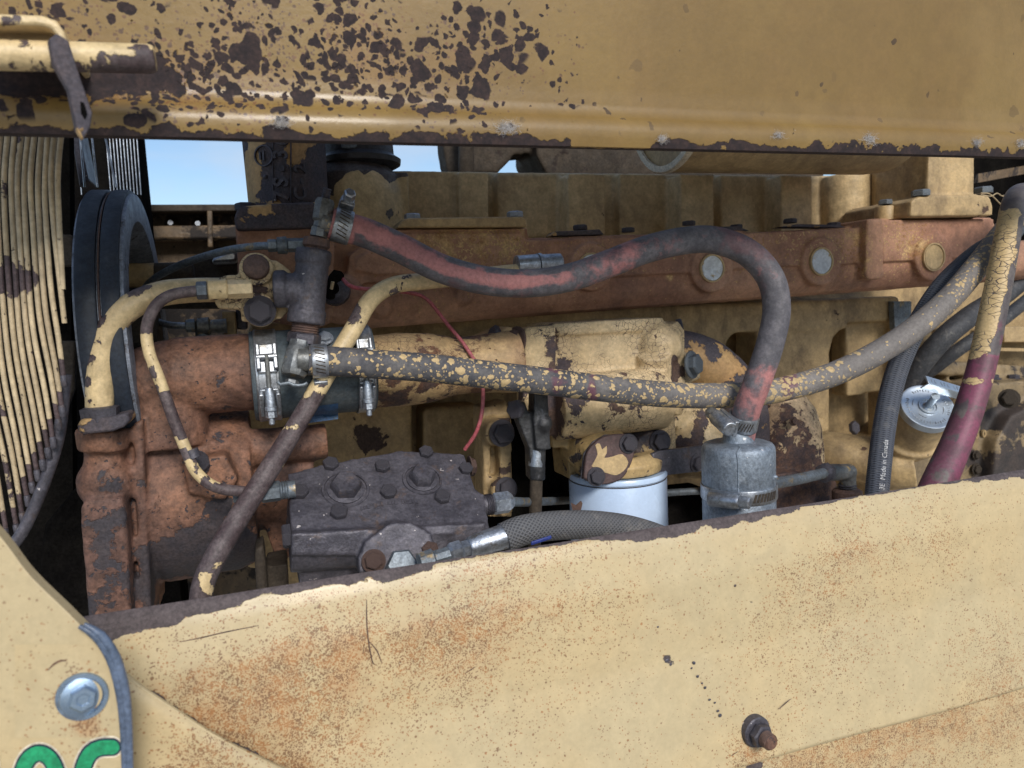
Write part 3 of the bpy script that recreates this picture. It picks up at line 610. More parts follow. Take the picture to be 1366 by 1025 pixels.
# exhaust pieces beyond the head, dark against the sky
exh = thing('exhaust_manifold', 'dark exhaust castings behind the cylinder head under the hood', 'manifold', P(720, 225, 1.25))
mb = MB()
mb.prism([(588,150), (700,150), (700,207), (686,206), (681,214), (671,224), (664,232), (598,232), (592,200)], 1.22, .05)
mb.prism([(720,150), (900,150), (1100,160), (1100,240), (734,240), (724,222), (716,206)], 1.22, .12)
mb.cyl(P(622,140,1.17), P(622,235,1.17), 11*S(622,200,1.17), 20); mb.prism([(690,150), (722,150), (722,206), (690,206)], 1.25, .06)
cast('casting', mb, M['dark'], exh, .004, 5)

rad = thing('radiator_core', 'dark radiator core with fine bright fins, upper left behind the pulley', 'radiator', P(120, 260, 1.25))
xr = P(194, 200, 1.25).x
mb = MB().box((xr-.10, 1.29, P(100,300,1.2).z-.25), (.09,0,0), (0,.05,0), (0,0,.60)); obj('core', mb, M['black'], rad)
fs = MB()
for k in range(15):
    px = 187-4.6*k-(.25*k*k if k > 9 else 0); q1 = P(px-7, 150, 1.20); q2 = P(px+1+k*.15, 260, 1.20); fs.cyl(q1, q2, .0008, 6)
o = obj('fins', fs, M['zinc'], rad); o['kind'] = 'stuff'
mb = MB().prism([(90,150), (100,150), (118,240), (106,250)], .95, .05); obj('side_channel', mb, M['iron'], rad, .002)
mb = MB()
for p0, p1 in (((104,150), (113,250)), ((119,150), (130,250)), ((133,150), (155,250))): mb.cyl(P(*p0, .93), P(*p1, .93), .0011, 6)
obj('core_wires', mb, M['zinc'], rad)
# wall blackened as shade under and behind the guard so the opening reads deep
bulk = thing('fan_shroud', 'fan shroud wall blackened as deep shade left of the engine', 'shroud', P(60, 700, 1.0))
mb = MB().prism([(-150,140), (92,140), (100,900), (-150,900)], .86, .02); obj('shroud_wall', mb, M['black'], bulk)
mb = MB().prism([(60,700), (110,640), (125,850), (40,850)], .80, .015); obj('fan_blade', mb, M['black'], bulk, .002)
mb = MB().prism([(78,313), (96,313), (100,355), (84,356)], .83, .01); obj('bracket_plate', mb, M['dark'], bulk, .002)
mb = MB().prism([(78,455), (100,455), (99,520), (84,560)], .83, .01); obj('bracket_plate', mb, M['dark'], bulk, .002)

# ================================================================== fan guard: a fan of cream ribs
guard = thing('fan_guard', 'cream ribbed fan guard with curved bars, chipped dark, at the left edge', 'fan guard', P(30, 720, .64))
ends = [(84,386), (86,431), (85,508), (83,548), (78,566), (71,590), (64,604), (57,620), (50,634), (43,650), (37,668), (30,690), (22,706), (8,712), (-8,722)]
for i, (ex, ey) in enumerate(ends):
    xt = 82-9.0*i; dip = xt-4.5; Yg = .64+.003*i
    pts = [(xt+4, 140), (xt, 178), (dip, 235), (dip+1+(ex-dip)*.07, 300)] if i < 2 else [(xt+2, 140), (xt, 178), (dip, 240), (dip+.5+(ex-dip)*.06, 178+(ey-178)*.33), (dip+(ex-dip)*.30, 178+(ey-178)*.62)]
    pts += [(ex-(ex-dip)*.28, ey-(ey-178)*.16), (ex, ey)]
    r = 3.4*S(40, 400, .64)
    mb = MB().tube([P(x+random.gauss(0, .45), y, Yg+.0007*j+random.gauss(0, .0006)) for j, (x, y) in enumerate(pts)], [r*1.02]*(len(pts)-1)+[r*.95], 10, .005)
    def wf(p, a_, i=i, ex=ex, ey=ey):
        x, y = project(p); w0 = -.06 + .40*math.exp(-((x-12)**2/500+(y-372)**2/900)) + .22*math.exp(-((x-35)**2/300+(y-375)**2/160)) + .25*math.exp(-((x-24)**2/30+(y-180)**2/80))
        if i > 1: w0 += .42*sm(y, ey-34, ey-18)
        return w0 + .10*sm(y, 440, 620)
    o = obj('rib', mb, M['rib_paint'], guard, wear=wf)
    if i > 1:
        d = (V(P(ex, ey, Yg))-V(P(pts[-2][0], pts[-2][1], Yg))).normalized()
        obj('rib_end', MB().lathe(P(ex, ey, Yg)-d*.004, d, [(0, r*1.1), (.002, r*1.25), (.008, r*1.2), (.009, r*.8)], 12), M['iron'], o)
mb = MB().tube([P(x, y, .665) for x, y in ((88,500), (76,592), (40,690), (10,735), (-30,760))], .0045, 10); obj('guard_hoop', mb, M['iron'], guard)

# ================================================================== fan pulley with two belts
pul = thing('fan_pulley', 'wide fan pulley carrying navy black belts, grey rim facing right', 'pulley', P(150, 560, .85))
pYf = .715; cP = P(170, 450, pYf); Rp = 222*S(170, 450, pYf); xr_ = cP.x; xl_ = P(94, 400, pYf).x; pc = V((xl_, pYf+Rp, cP.z)); W = xr_-xl_
obj('rim', MB().lathe(pc, EX, [(.006, Rp*.55), (0, Rp*.9), (0, Rp*.985), (.003, Rp*.99), (W*.47, Rp*.985), (W*.53, Rp*.985), (W-.004, Rp*.99), (W-.0005, Rp*.985), (W, Rp*.975), (W-.0005, Rp*.80), (W-.004, Rp*.785), (W*.35, Rp*.74), (W*.3, Rp*.3)], 96), M['rim_grey'], pul)
for t0, t1 in ((.045, .46), (.545, .925)):
    obj('belt', MB().ring(pc+EX*W*t0, EX, [(0, Rp*.98), (.0004, Rp*1.008), (.002, Rp*1.015), (W*(t1-t0)-.002, Rp*1.015), (W*(t1-t0)-.0004, Rp*1.008), (W*(t1-t0), Rp*.98)], 96), M['belt'], pul)
obj('groove_rust', MB().ring(pc+EX*W*.475, EX, [(0, Rp*.985), (.001, Rp*1.003), (W*.05, Rp*1.003), (W*.055, Rp*.985)], 96), M['iron_rust'], pul)
obj('hub', MB().lathe(pc, EX, [(0, Rp*.3), (W*.6, Rp*.3), (W*.62, Rp*.26), (W*1.2, Rp*.2)], 32), M['dark'], pul)
# second drive belt loop coming down behind
mb = MB().prism([(178,470), (192,470), (192,565), (180,565)], .80, .02); 
shaft = thing('pump_shaft_housing', 'short yellow and dark bearing housing right of the fan pulley rim', 'housing', P(210, 390, .95))
y0 = 16*S(210,366,.93); obj('housing', MB().lathe(P(172,368,.93), EX, [(0,y0), (S(210,366,.93)*32,y0)], 28), M['cream'], shaft)
A = P(207,368,.93); obj('collar', MB().lathe(A, EX, [(0,y0*1.0), (.001,y0*1.06), (.040,y0*1.06), (.041,y0*.8)], 28), M['dark'], shaft)
mb = MB().prism([(242,352), (300,338), (318,344), (318,372), (250,380)], .98, .05); obj('bracket', mb, M['dark'], shaft, .004)
mb = MB().prism([(284,343), (312,331), (318,340), (316,350), (282,352)], .95, .03); obj('wrapped_foil', mb, M['steel_band'], shaft, .004)
mb = MB().prism([(185,385), (330,385), (330,412), (185,412)], .93, .03); obj('yoke_plate', mb, M['dark'], shaft, .003)
# support bits under the flange block
sup = thing('support_bracket', 'small grimy upright bracket under the yellow flange block', 'bracket', P(300, 450, .88))
mb = MB().prism([(296,415), (314,415), (316,460), (299,460)], .86, .02); obj('upright', mb, M['cream_dark'], sup, .002)
mb = MB().prism([(314,408), (330,408), (330,440), (316,440)], .87, .03); obj('block', mb, M['iron'], sup, .002)

# ================================================================== engine block and head
YB = 1.0
blk = thing('engine_block', 'grimy tan engine block wall with deep pockets, behind everything', 'engine block', P(800, 760, 1.05))
mb = MB()
mb.prism([(360,380), (1420,330), (1420,860), (360,900)], 1.09, .25)
mb.prism([(330,430), (1200,395), (1200,428), (470,462), (360,470)], YB, .10)
for pts in ([(330,440), (500,440), (548,470), (552,640), (545,760), (330,760)], [(565,545), (640,540), (640,620), (565,640)], [(905,410), (985,410), (985,440), (970,455), (975,520), (972,640), (905,640)],
            [(1010,420), (1120,412), (1122,440), (1112,452), (1108,470), (1108,575), (1040,600), (1010,560)], [(1190,405), (1205,405), (1212,620), (1192,640)]):
    mb.prism(pts, YB, .06)
mb.prism([(905,410), (1130,402), (1130,440), (905,446)], YB-.002, .05)
mb.prism([(1128,425), (1190,418), (1190,520), (1130,530)], 1.022, .04)
mb.prism([(1025,560), (1100,556), (1100,620), (1025,622)], .97, .06)
cast('casting', mb, M['cream_dark'], blk, .004, 5, B3([(475,590,1.0,30,.14), (505,585,1.0,30,.12), (1110,430,1.0,20,.1)]), 0)
bolt(blk, P(1137,571,.985), (.3,-1,.2), 9*S(1137,571,1), 'iron', 'hexhead')
mb = MB().prism([(1192,402), (1216,402), (1216,440), (1194,440)], .985, .012); obj('tag_plate', mb, M['zinc_dull'], blk, .001)

head = thing('valve_cover', 'tan scalloped valve cover casting along the top of the engine', 'valve cover', P(800, 310, .98))
mb = MB(); zc0 = lambda x: 227+ (x-430)*.011
def hp_(x0, x1, Y, dep=.1, top=None):
    mb.prism([(x0, zc0(x0) if top is None else top), (x1, zc0(x1) if top is None else top), (x1, 318), (x0, 322)], Y, dep)
hp_(470, 1110, 1.012, .14); hp_(505, 612, .974); hp_(612, 652, .962); hp_(664, 748, .986); hp_(757, 808, .952); hp_(908, 953, .956); hp_(962, 1034, .992); hp_(1042, 1084, .956); hp_(826, 890, .994)
q = P(1125, 270, 1.01); mb.cyl(P(1128, 320, 1.0), P(1128, 236, 1.0), 34*S(1120,270,1.0), 30)
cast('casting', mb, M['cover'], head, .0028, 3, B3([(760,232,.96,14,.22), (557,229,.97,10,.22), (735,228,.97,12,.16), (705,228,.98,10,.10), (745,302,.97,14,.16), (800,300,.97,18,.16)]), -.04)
thm = thing('thermostat_housing', 'tan housing with bare dark shoulder and torn paint edge, under the black pipe neck', 'housing', P(470, 310, .93))
mb = MB(); tA = P(478, 335, .955); tz = lambda py: P(478, py, .955).z-tA.z; u_ = S(478, 260, .955)
mb.lathe(tA, EZ, [(0,64*u_), (tz(262),62*u_), (tz(238),58*u_), (tz(228),50*u_), (tz(222),44*u_)], 36); mb.prism([(500,232), (545,230), (548,318), (500,318)], .935, .08)
to = cast('casting', mb, M['iron_peel'], thm, .0025, 3, None, 0)
def thw(px, py):
    ed = lerp_tab(px, [(415,262), (440,252), (456,238), (462,230), (478,226), (486,234), (497,226), (508,232), (520,246), (530,238), (560,230)])
    v = .42*(1-sm(py, ed-2, ed+3)); 
    if px < 446: v = max(v, .4*(1-sm(py, 258, 264)))
    v += .35*math.exp(-((px-521)**2/90+(py-287)**2/260)); return v
me = to.data; rl = root_loc(to); set_attr(me, 'wear', [-.55+.0*0 + 0 for v in me.vertices])
to.data.materials.clear(); M['torn'] = peel('tan_paint_with_torn_edge', (.60, .45, .24), (.54, .40, .205), (.10, .085, .075), (.06, .045, .042), thr=.68, scale=40, w_=.008, thr2=.9, grime=.25, gcol=(.2, .13, .07), rough=(.5, .6), thick=.0016)
to.data.materials.append(M['torn']); set_attr(me, 'wear', [thw(*project(v.co+rl))-.05 for v in me.vertices])
neck = thing('breather_pipe', 'satin black pipe neck with a flared lip rising behind the hood lip', 'pipe', P(478, 225, .95))
tB = P(480, 226, .955); mb = MB().lathe(tB, EZ, [(0,46*u_), (.004,54*u_), (.010,55*u_), (.013,50*u_), (.016,46*u_), (.10,43*u_), (.16,43*u_)], 40); obj('pipe', mb, M['black_paint'], neck)
mb = MB(); q = P(468, 197, .955)-V((0,43*u_,0)); mb.box(q, (.016,0,0), (0,.002,0), (0,0,.010)); obj('label_pad', mb, M['zinc_dull'], neck, .002)
YM = .855
# vertical outlet casting with raised numbers
colm = thing('outlet_casting', 'dark vertical outlet casting with raised numbers and peeling cream paint', 'casting', P(382, 285, .90))
cu_ = S(382, 230, .895); cA = P(387, 290, .895); lean = V((0, 0, 1))
mb = MB().lathe(cA, lean, [(0,58*cu_), (.006,55*cu_), (.02,51*cu_), (.16,55*cu_), (.20,55*cu_)], 44)
co2 = obj('pipe_wall', MB().lathe(cA, lean, [(0,58*cu_)]+[(.008+.004*k, (51.5+.08*k)*cu_) for k in range(48)], 72), M['iron_peel'], colm)
mb = MB(); mb.prism([(312,292), (316,279), (322,275), (345,273), (438,268), (446,296), (444,303), (316,308)], YM-.030, .12); cast('flange', mb, M['iron_peel'], colm, .0025, 3, B3([(352,278,.83,12,-.25)]), .06)
def colw(p, a_):
    px, py = project(p); v = .06+0*px
    v -= .42*math.exp(-((px-395)**2/130+(py-200)**2/420)) + .32*math.exp(-((px-412)**2/90+(py-186)**2/80)) + .36*math.exp(-((px-342)**2/160+(py-240)**2/1800)) + .32*math.exp(-((px-362)**2/200+(py-273)**2/90)) + .3*math.exp(-((px-350)**2/100+(py-188)**2/80)) + .3*math.exp(-((px-335)**2/60+(py-215)**2/2500))
    return v
set_attr(co2.data, 'wear', [colw(V(v.co)+root_loc(colm), 0) for v in co2.data.vertices])
def on_col(px, py):                                 # point and normal on the casting's round wall
    d = ray(px, py); rr = 53.2*cu_; ox, oy = CAM.x-cA.x, CAM.y-cA.y; a_ = d.x**2+d.y**2; b_ = 2*(ox*d.x+oy*d.y); c_ = ox*ox+oy*oy-rr*rr
    t = (-b_-math.sqrt(max(0, b_*b_-4*a_*c_)))/(2*a_); p = CAM+d*t; n_ = V((p.x-cA.x, p.y-cA.y, 0)).normalized(); return p, n_
for s_, px, py, sz in (('7S-36', 376, 225, .0215), ('C-2', 401, 242, .019)):
    for i, ch in enumerate(s_):
        y = py + (len(s_)-1)*.5*(18.5 if sz > .02 else 17) - i*(18.5 if sz > .02 else 17)
        p, n_ = on_col(px-(i*.4), y); text3d('cast_character', ch, p+n_*.0002, EZ, EZ.cross(n_)*-1 if False else n_.cross(EZ), sz, .0022, M['iron'], colm, bold=.0006)
mb = MB(); p, n_ = on_col(352, 208); mb.ring(p-n_*.001, n_, [(0,.0115), (.0025,.0112), (.0025,.0100), (0,.0097)], 28); mb.box(p+n_*.0006, (0,0,.005), n_.cross(EZ)*.0011, n_*.001); mb.box(p+n_*.0006+n_.cross(EZ)*.004, (0,0,.004), n_.cross(EZ)*.001, n_*.001)
p, n_ = on_col(354, 236); mb.ball(p, .0022); obj('cast_emblem', mb, M['iron'], colm)
mb = MB()
for px in (364, 388):
    pts = [on_col(px+ (0 if y > 180 else 0), y)[0] for y in range(175, 275, 8)]; mb.tube(pts, .0008, 6)
obj('raised_border', mb, M['iron'], colm)

# ================================================================== water manifold
man = thing('water_manifold', 'long red brown rusted water manifold casting with round silver plugs', 'manifold', P(820, 445, .90))
mb = MB()
mb.prism([(450,322), (532,304), (703,304), (706,318), (830,313), (905,313), (925,308), (985,306), (1000,310), (1155,302), (1160,292), (1322,290), (1328,300), (1326,372), (1240,378), (1000,398), (700,420), (470,428), (440,425), (440,330)], YM+.012, .10)
c0, c1 = P(455, 405, .885), P(1400, 345, .885)
mb.lathe(c0, c1-c0, [(0, 26*S(455,405,.885)), (.01, 36*S(455,405,.885)), ((c1-c0).length, 36*S(455,405,.885))], 40)
plate = [(703,320), (905,315), (1155,304), (1158,350), (1122,353), (1075,354), (985,359), (920,364), (880,366), (703,376)]
mb.prism(plate, YM-.006, .05); mb.prism([(1176,294), (1326,292), (1326,340), (1290,344), (1222,347), (1178,350)], YM-.006, .05)
PL = [(790,356), (951,358), (1097,349), (1247,343)]
for px, py in PL:
    u_ = S(px, py, YM); mb.lathe(P(px, py, YM-.012)+EY*.042, (0,-1,0), [(0, 32*u_), (.040, 32*u_), (.042, 30*u_), (.042, 3*u_)], 36)
mb.prism([(1157,292), (1178,292), (1180,368), (1176,373), (1158,373), (1155,366)], YM-.020, .06)
mb.prism([(500,318), (532,306), (700,305), (703,368), (690,376), (480,378), (464,366), (466,340)], YM-.006, .06)
mb.prism([(508,326), (535,312), (696,311), (697,362), (500,366), (474,360), (476,345)], YM-.010, .06)
mb.lathe(P(455, 400, YM+.02), (-.1,-1,0), [(0, 34*S(455,400,YM)), (.03, 33*S(455,400,YM)), (.038, 26*S(455,400,YM))], 32)
for px, py, r in ((505,410,16), (612,394,15)): mb.lathe(P(px, py, YM+.02), (0,-1,0), [(0, r*S(px,py,YM)), (.022, r*S(px,py,YM)), (.028, r*.7*S(px,py,YM))], 24)
# block at the left end under the outlet casting
mb.prism([(314,300), (319,279), (345,274), (438,270), (446,300), (446,345), (440,432), (420,440), (335,425), (318,380)], YM-.02, .12)
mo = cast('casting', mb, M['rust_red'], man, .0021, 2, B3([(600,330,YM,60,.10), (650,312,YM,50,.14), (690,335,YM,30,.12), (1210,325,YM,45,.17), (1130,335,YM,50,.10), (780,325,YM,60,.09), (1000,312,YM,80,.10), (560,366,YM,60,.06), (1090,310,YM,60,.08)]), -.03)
for i, (px, py) in enumerate(PL):
    u_ = S(px, py, YM)
    p_ = obj('plug_rim', MB().ring(P(px, py, YM-.016)+EY*.0085, (0,-1,0), [(0, 18.6*u_), (.0085, 18.4*u_), (.0085, 16.6*u_), (0, 14.5*u_)], 40), M['cream'], man)
    obj('plug', MB().lathe(P(px, py, YM-.0145)+EY*.004, (0,-1,0), [(-.004, 16*u_), (.004, 16*u_), (.0038, 13*u_), (.0032, 6*u_), (.003, .3*u_)], 40), M['cream'] if i == 3 else M['plug'], p_)
for px, py, r in ((774,303,10), (838,306,9), (919,297,9), (982,302,9), (1054,294,9), (1112,299,9), (1181,270,0)):
    if r: bolt(man, P(px, py+4, YM+.03), EZ, r*S(px,py,YM), 'iron', 'hexhead')
bolt(man, P(328, 281, YM-.0), EZ, 14*S(328,281,YM), 'iron', 'hexhead')
for pts in ([(740,309), (800,306), (806,313), (735,315)], [(905,308), (935,303), (985,302), (1000,308)], [(1040,303), (1065,299), (1120,300), (1130,304)]):
    obj('gasket_tab', MB().prism(pts, YM+.012, .02), M['iron_peel'], man, .001)
cov = thing('cover_plate', 'flat cream cover plate with two zinc bolts on the rusty manifold', 'plate', P(617, 304, .86))
mb = MB().prism([(530,304), (536,293), (546,291), (695,289), (703,292), (703,303)], YM-.012, .055); obj('plate', mb, M['cream'], cov, .002)
for px, py in ((550,293), (687,290)): bolt(cov, P(px, py, YM+.008), EZ, 11*S(px,py,YM), 'zinc', 'hexhead')

# sender with its cap at the manifold's left end
snd = thing('temperature_sender', 'black temperature sender with a loose pale terminal, beside the iron tee', 'sender', P(447, 420, .80))
c = P(447, 388, .817); u_ = S(447,388,.80); ax = V((-.15,-1,.1)).normalized()
obj('base_nut', MB().lathe(c, ax, [(0, 21*u_), (.010, 20*u_), (.014, 14*u_), (.016, 9*u_)], 24), M['iron'], snd)
obj('socket', MB().lathe(c+ax*.014, ax, [(0, 7*u_), (.012, 7*u_), (.012, 5*u_), (.004, 4.5*u_)], 20), M['black'], snd)
obj('cap', MB().tube([P(441,396,.80), P(442,378,.788), P(449,368,.786), P(455,371,.788)], [6*u_, 6*u_, 8.5*u_, 6*u_], 14), M['black'], snd)
obj('terminal', MB().cyl(P(444,376,.778), P(442,386,.780), 2.3*u_, 12), M['wire_tan'], snd)
wr_ = obj('wire', MB().tube([P(x, y, Y) for x, y, Y in ((455,370,.788), (466,381,.775), (480,385,.775), (510,387,.79), (547,391,.80), (570,400,.80), (597,433,.79), (622,464,.77), (641,500,.755), (644,540,.75), (636,575,.75), (620,600,.76))], 2.6*S(600,450,.78), 10), M['wire_red']); tag(wr_, 'thin faded pink wire looping down from the sender past the spotted hose', 'wire')

# air cleaner canister under the hood
can = thing('air_cleaner', 'tan horizontal canister with pale end rim, tucked under the hood lip', 'canister', P(1040, 225, .86))
zb = P(950, 231, .86).z; Rc = .092; xc0, xc1 = P(893, 200, .86).x, P(1195, 200, .86).x; ca = V((xc0, .86, zb+Rc))
obj('shell', MB().lathe(ca, EX, [(0, Rc*.985), (.004, Rc*.985), (.01, Rc*.985), (xc1-xc0-.05, Rc*.985), (xc1-xc0-.02, Rc*.95), (xc1-xc0-.005, Rc*.86), (xc1-xc0, Rc*.7)], 64), M['cream'], can)
obj('end_rim', MB().ring(ca-EX*.006, EX, [(0, Rc*.90), (0, Rc*.985), (.002, Rc*1.0), (.008, Rc*1.0), (.010, Rc*.985), (.004, Rc*.90)], 64), M['pale'], can)
obj('end_cap', MB().lathe(ca+EX*.003, EX, [(0, Rc*.91), (.002, Rc*.91)], 48), M['cream'], can)
# pedestal at the manifold's right end
ped = thing('outlet_pedestal', 'tan bolted pedestal standing on the right end of the rusty manifold', 'pedestal', P(1270, 290, .86))
mb = MB(); mb.prism([(1214,290), (1216,268), (1228,262), (1300,259), (1318,261), (1324,272), (1324,288)], .835, .13); mb.prism([(1237,262), (1239,190), (1300,190), (1300,262)], .85, .10); mb.prism([(1216,262), (1218,200), (1242,190), (1242,262)], .88, .08)
cast('casting', mb, M['cream'], ped, .0025, 3, B3([(1224,240,.87,9,.2), (1300,288,.84,30,.12)]), 0)
for px, py, Y in ((1228,262,.845), (1312,258,.86)): bolt(ped, P(px, py, Y), EZ, 12*S(px,py,Y), 'zinc_dull', 'hexhead')
bos = thing('boss_stud', 'small tan boss with a grey bolt, left of the tan pedestal', 'boss', P(1181, 292, .87))
u_ = S(1181,285,.88); obj('boss', MB().lathe(P(1181, 294, .88), EZ, [(0, 14*u_), (.018, 13*u_), (.02, 12*u_)], 24), M['cream'], bos); bolt(bos, P(1181, 273, .88), EZ, 9*u_, 'zinc_dull', 'hexhead')
tw = obj('twist_wire', MB().tube([P(x, y, .80) for x, y in ((1308,260), (1322,262), (1330,258), (1338,262), (1346,256))], .0009, 6).tube([P(x, y, .80) for x, y in ((1308,258), (1320,259), (1332,270), (1336,274))], .0009, 6), M['wire_tan']); tag(tw, 'thin tan wire twisted round the top of the yellow crackled hose', 'wire')

# ================================================================== pump, couplings and pipes on the left
def hexbar(A, d, l, r, ch=.12): return MB().lathe(A, d, [(0, r*.86), (r*ch, r), (l-r*ch, r), (l, r*.86)], 6)
pump = thing('coolant_pump', 'orange rusted pump casting with a black lower drum and chipped vertical column', 'pump', P(220, 820, .78))
mb = MB()
def zcyl(px, y0_, y1_, r0_, r1_, Y, n=28, d=None): A_, B_ = P(px, y0_, Y), P(px, y1_, Y); mb.cyl(A_, B_, r0_*S(px, y0_, Y), n, r1_*S(px, y1_, Y))
zcyl(138, 572, 600, 33, 31, .735); zcyl(140, 598, 625, 24, 26, .74); mb.ball(P(143, 643, .74), 37*S(143,643,.74), 22)
mb.prism([(106,680), (112,668), (163,664), (168,690), (176,830), (118,830)], .712, .10)
mb.prism([(150,572), (188,560), (196,600), (198,840), (160,840)], .744, .10); mb.prism([(177,566), (190,560), (203,840), (188,840)], .732, .10)
dc = P(195, 690, .735); Rd = 126*S(262, 690, .735); dcx = P(340, 690, .735).x-dc.x; dA = V((dc.x, .735+Rd, dc.z))
mb.lathe(dA, EX, [(0, Rd*.98), (.006, Rd), (dcx-.02, Rd*.97), (dcx, Rd*.90)], 56)
mb.lathe(dA, EX, [(0, Rd*.55), (dcx+.06, Rd*.55)], 32)
pA = P(335, 603, .765)
mb.lathe(pA+V((0,.02,0)), EX, [(-.03, 26*S(380,603,.78)), (.074, 24*S(380,603,.78))], 28); mb.prism([(355,640), (372,640), (390,740), (372,760), (352,700)], .79, .06)
mb.prism([(243,618), (300,606), (318,640), (300,668), (252,660)], .728, .05)
Rk = 55*S(265, 510, .737); kc = P(190, 510, .737); kA = V((kc.x, .737+Rk, kc.z)); kl = P(342, 505, .737).x-kc.x
mb.lathe(kA, EX, [(0, Rk*.7), (.004, Rk*.86), (.012, Rk*.93), (.022, Rk*.95), (.024, Rk), (kl-.004, Rk), (kl, Rk*.98)], 48)
mb.ball(kA+V((.006,0,-.004)), Rk*.97, 26); mb.lathe(kA+V((.012,.002,0)), -EZ, [(0, Rk*.95), (Rk*1.7, Rk*1.02)], 32)
pm = cast('casting', mb, M['rust_orange'], pump, .0022, 4, B3([(128,700,.712,24,.17), (160,690,.712,16,.19), (128,745,.712,24,.15), (135,800,.712,28,.15), (150,648,.715,26,.13), (185,600,.712,10,.2), (188,700,.712,12,.16), (186,760,.712,12,.14), (245,778,.737,52,.42), (310,770,.737,62,.42), (215,740,.737,18,.15), (330,750,.75,40,.35), (300,680,.735,38,.12), (185,610,.72,12,.1), (185,690,.72,14,.12), (340,540,.74,16,.05), (235,570,.735,30,.05)]), -.05)
obj('flange_nut', MB().lathe(P(135, 561, .715), EZ, [(0, 24*S(134,555,.715)), (.011, 25*S(134,555,.715)), (.012, 21*S(134,555,.715))], 6, ph=.5), M['iron'], pump)
mb = MB(); mb.prism([(103,568), (107,560), (150,556), (170,551), (173,562), (165,570), (150,576), (112,580), (104,577)], .700, .05); obj('oval_flange', mb, M['iron_peel'], pump, .002)
bolt(pump, P(264, 618, .724), (.6,-.8,.3), 13*S(264,618,.72), 'iron', 'washerhex')

yel = obj('coolant_elbow_tube', MB().tube([P(x, y, Y) for x, y, Y in ((133,560,.722), (133,520,.722), (135,478,.722), (148,437,.722), (175,409,.722), (212,393,.728), (250,388,.738), (300,387,.755), (340,388,.78))], 17.3*S(135,500,.72), 28), M['tube'])
tag(yel, 'thick cream tube bent over in an elbow, chipped brown along its outer side', 'tube', 'painted coolant tubes')
attr_blobs(yel, 'wear', [(119,480,.715,11,.26), (118,512,.715,10,.30), (120,535,.715,11,.26), (132,425,.715,11,.24), (155,403,.715,10,.24), (193,385,.72,12,.26), (178,392,.72,8,.2), (120,455,.715,10,.2)], -.06)
lin = obj('thin_line_tube', MB().tube([P(x, y, Y) for x, y, Y in ((275,388,.712), (255,389,.712), (228,394,.708), (208,408,.705), (196,436,.702), (199,470,.70), (214,510,.698), (231,558,.696), (248,600,.693), (262,630,.69), (288,650,.688), (325,656,.69), (365,657,.70))], 7.6*S(215,500,.70), 18), M['tube'])
tag(lin, 'thin brown tube with cream paint scraps hanging in front of the orange pump', 'tube', 'painted coolant tubes')
set_attr(lin.data, 'wear', [(.30 if not (445 < y < 525 or 585 < y < 600 or 612 < y < 645) else (-.02 if x > 200-(y-445)*-.16 else .12)) for x, y in (project(V(v.co)+lin.location) for v in lin.data.vertices)])
mb = MB(); c = P(257, 606, .693); d = (P(262,630,.69)-P(248,600,.693)).normalized(); mb.ring(c-d*.004, d, [(0, .0060), (.008, .0060), (.008, .0052), (0, .0052)], 20)
cl_ = obj('line_clip', mb, M['iron'], None); tag(cl_, 'dark clip holding the thin brown tube against the pump', 'clip')
dia = obj('diagonal_tube', MB().tube([P(x, y, Y) for x, y, Y in ((705,361,.80), (650,367,.785), (570,375,.765), (525,381,.755), (495,400,.742), (472,438,.728), (440,492,.715), (400,560,.708), (360,625,.695), (320,688,.675), (288,742,.66), (270,785,.655), (267,840,.655))], [.0088]*8+[.0094]*5, 26), M['tube'])
tag(dia, 'long slanting tube, cream at its top end and bare brown grey below', 'tube', 'painted coolant tubes')
def dw(x, y):
    v = .30*sm(y, 520, 545)-.02; v += .34*math.exp(-((x-474)**2/150+(y-418)**2/300)); v -= .5*math.exp(-((x-273)**2/130+(y-780)**2/220)); v -= .22*math.exp(-((x-(410-(y-560)*.62+9))**2/14))*sm(y,530,560)*(1-sm(y,640,660)); return v
set_attr(dia.data, 'wear', [dw(*project(V(v.co)+dia.location)) for v in dia.data.vertices])
uni = thing('tube_union', 'blue grey steel union joining the slanting cream tube, under the red hose', 'union', P(725, 365, .80))
uA, uB = P(688, 354, .795), P(765, 349, .80); ud = uB-uA; uu = S(725,352,.80)
obj('union_nut', MB().lathe(uA, ud, [(0, 10*uu), (.001, 12.5*uu), (.026, 12.8*uu), (.027, 11*uu)], 24), M['zinc'], uni)
obj('union_body', MB().lathe(uA+ud.normalized()*.027, ud, [(0, 14*uu), (.004, 14*uu), (.005, 12*uu), (.028, 12*uu), (.030, 9*uu)], 24), M['zinc'], uni)
# small steel lines
sl = thing('steel_fuel_line', 'blue grey steel line rising from behind the pulley to a fitting on the iron tee', 'fuel line', P(300, 390, .80))
obj('line', MB().tube([P(x, y, Y) for x, y, Y in ((186,400,.93), (194,384,.90), (212,368,.86), (250,350,.82), (300,335,.785), (340,329,.765), (362,328,.755))], 5.2*S(300,340,.78), 16), M['zinc_dull'], sl)
q = P(357, 328, .757); u_ = S(370,328,.755)
obj('line_nut', hexbar(q, EX, 12*u_, 8.5*u_), M['zinc_dull'], sl); obj('fitting_body', MB().lathe(q+EX*12*u_, EX, [(0, 11*u_), (12*u_, 12*u_), (14*u_, 9*u_)], 20), M['zinc_dull'], sl); obj('fitting_hex', hexbar(q+EX*25*u_, EX, 26*u_, 9.5*u_), M['zinc_dull'], sl)
sl2 = thing('lower_steel_line', 'short pale steel line with a dull fitting above the coupling', 'fuel line', P(260, 450, .86))
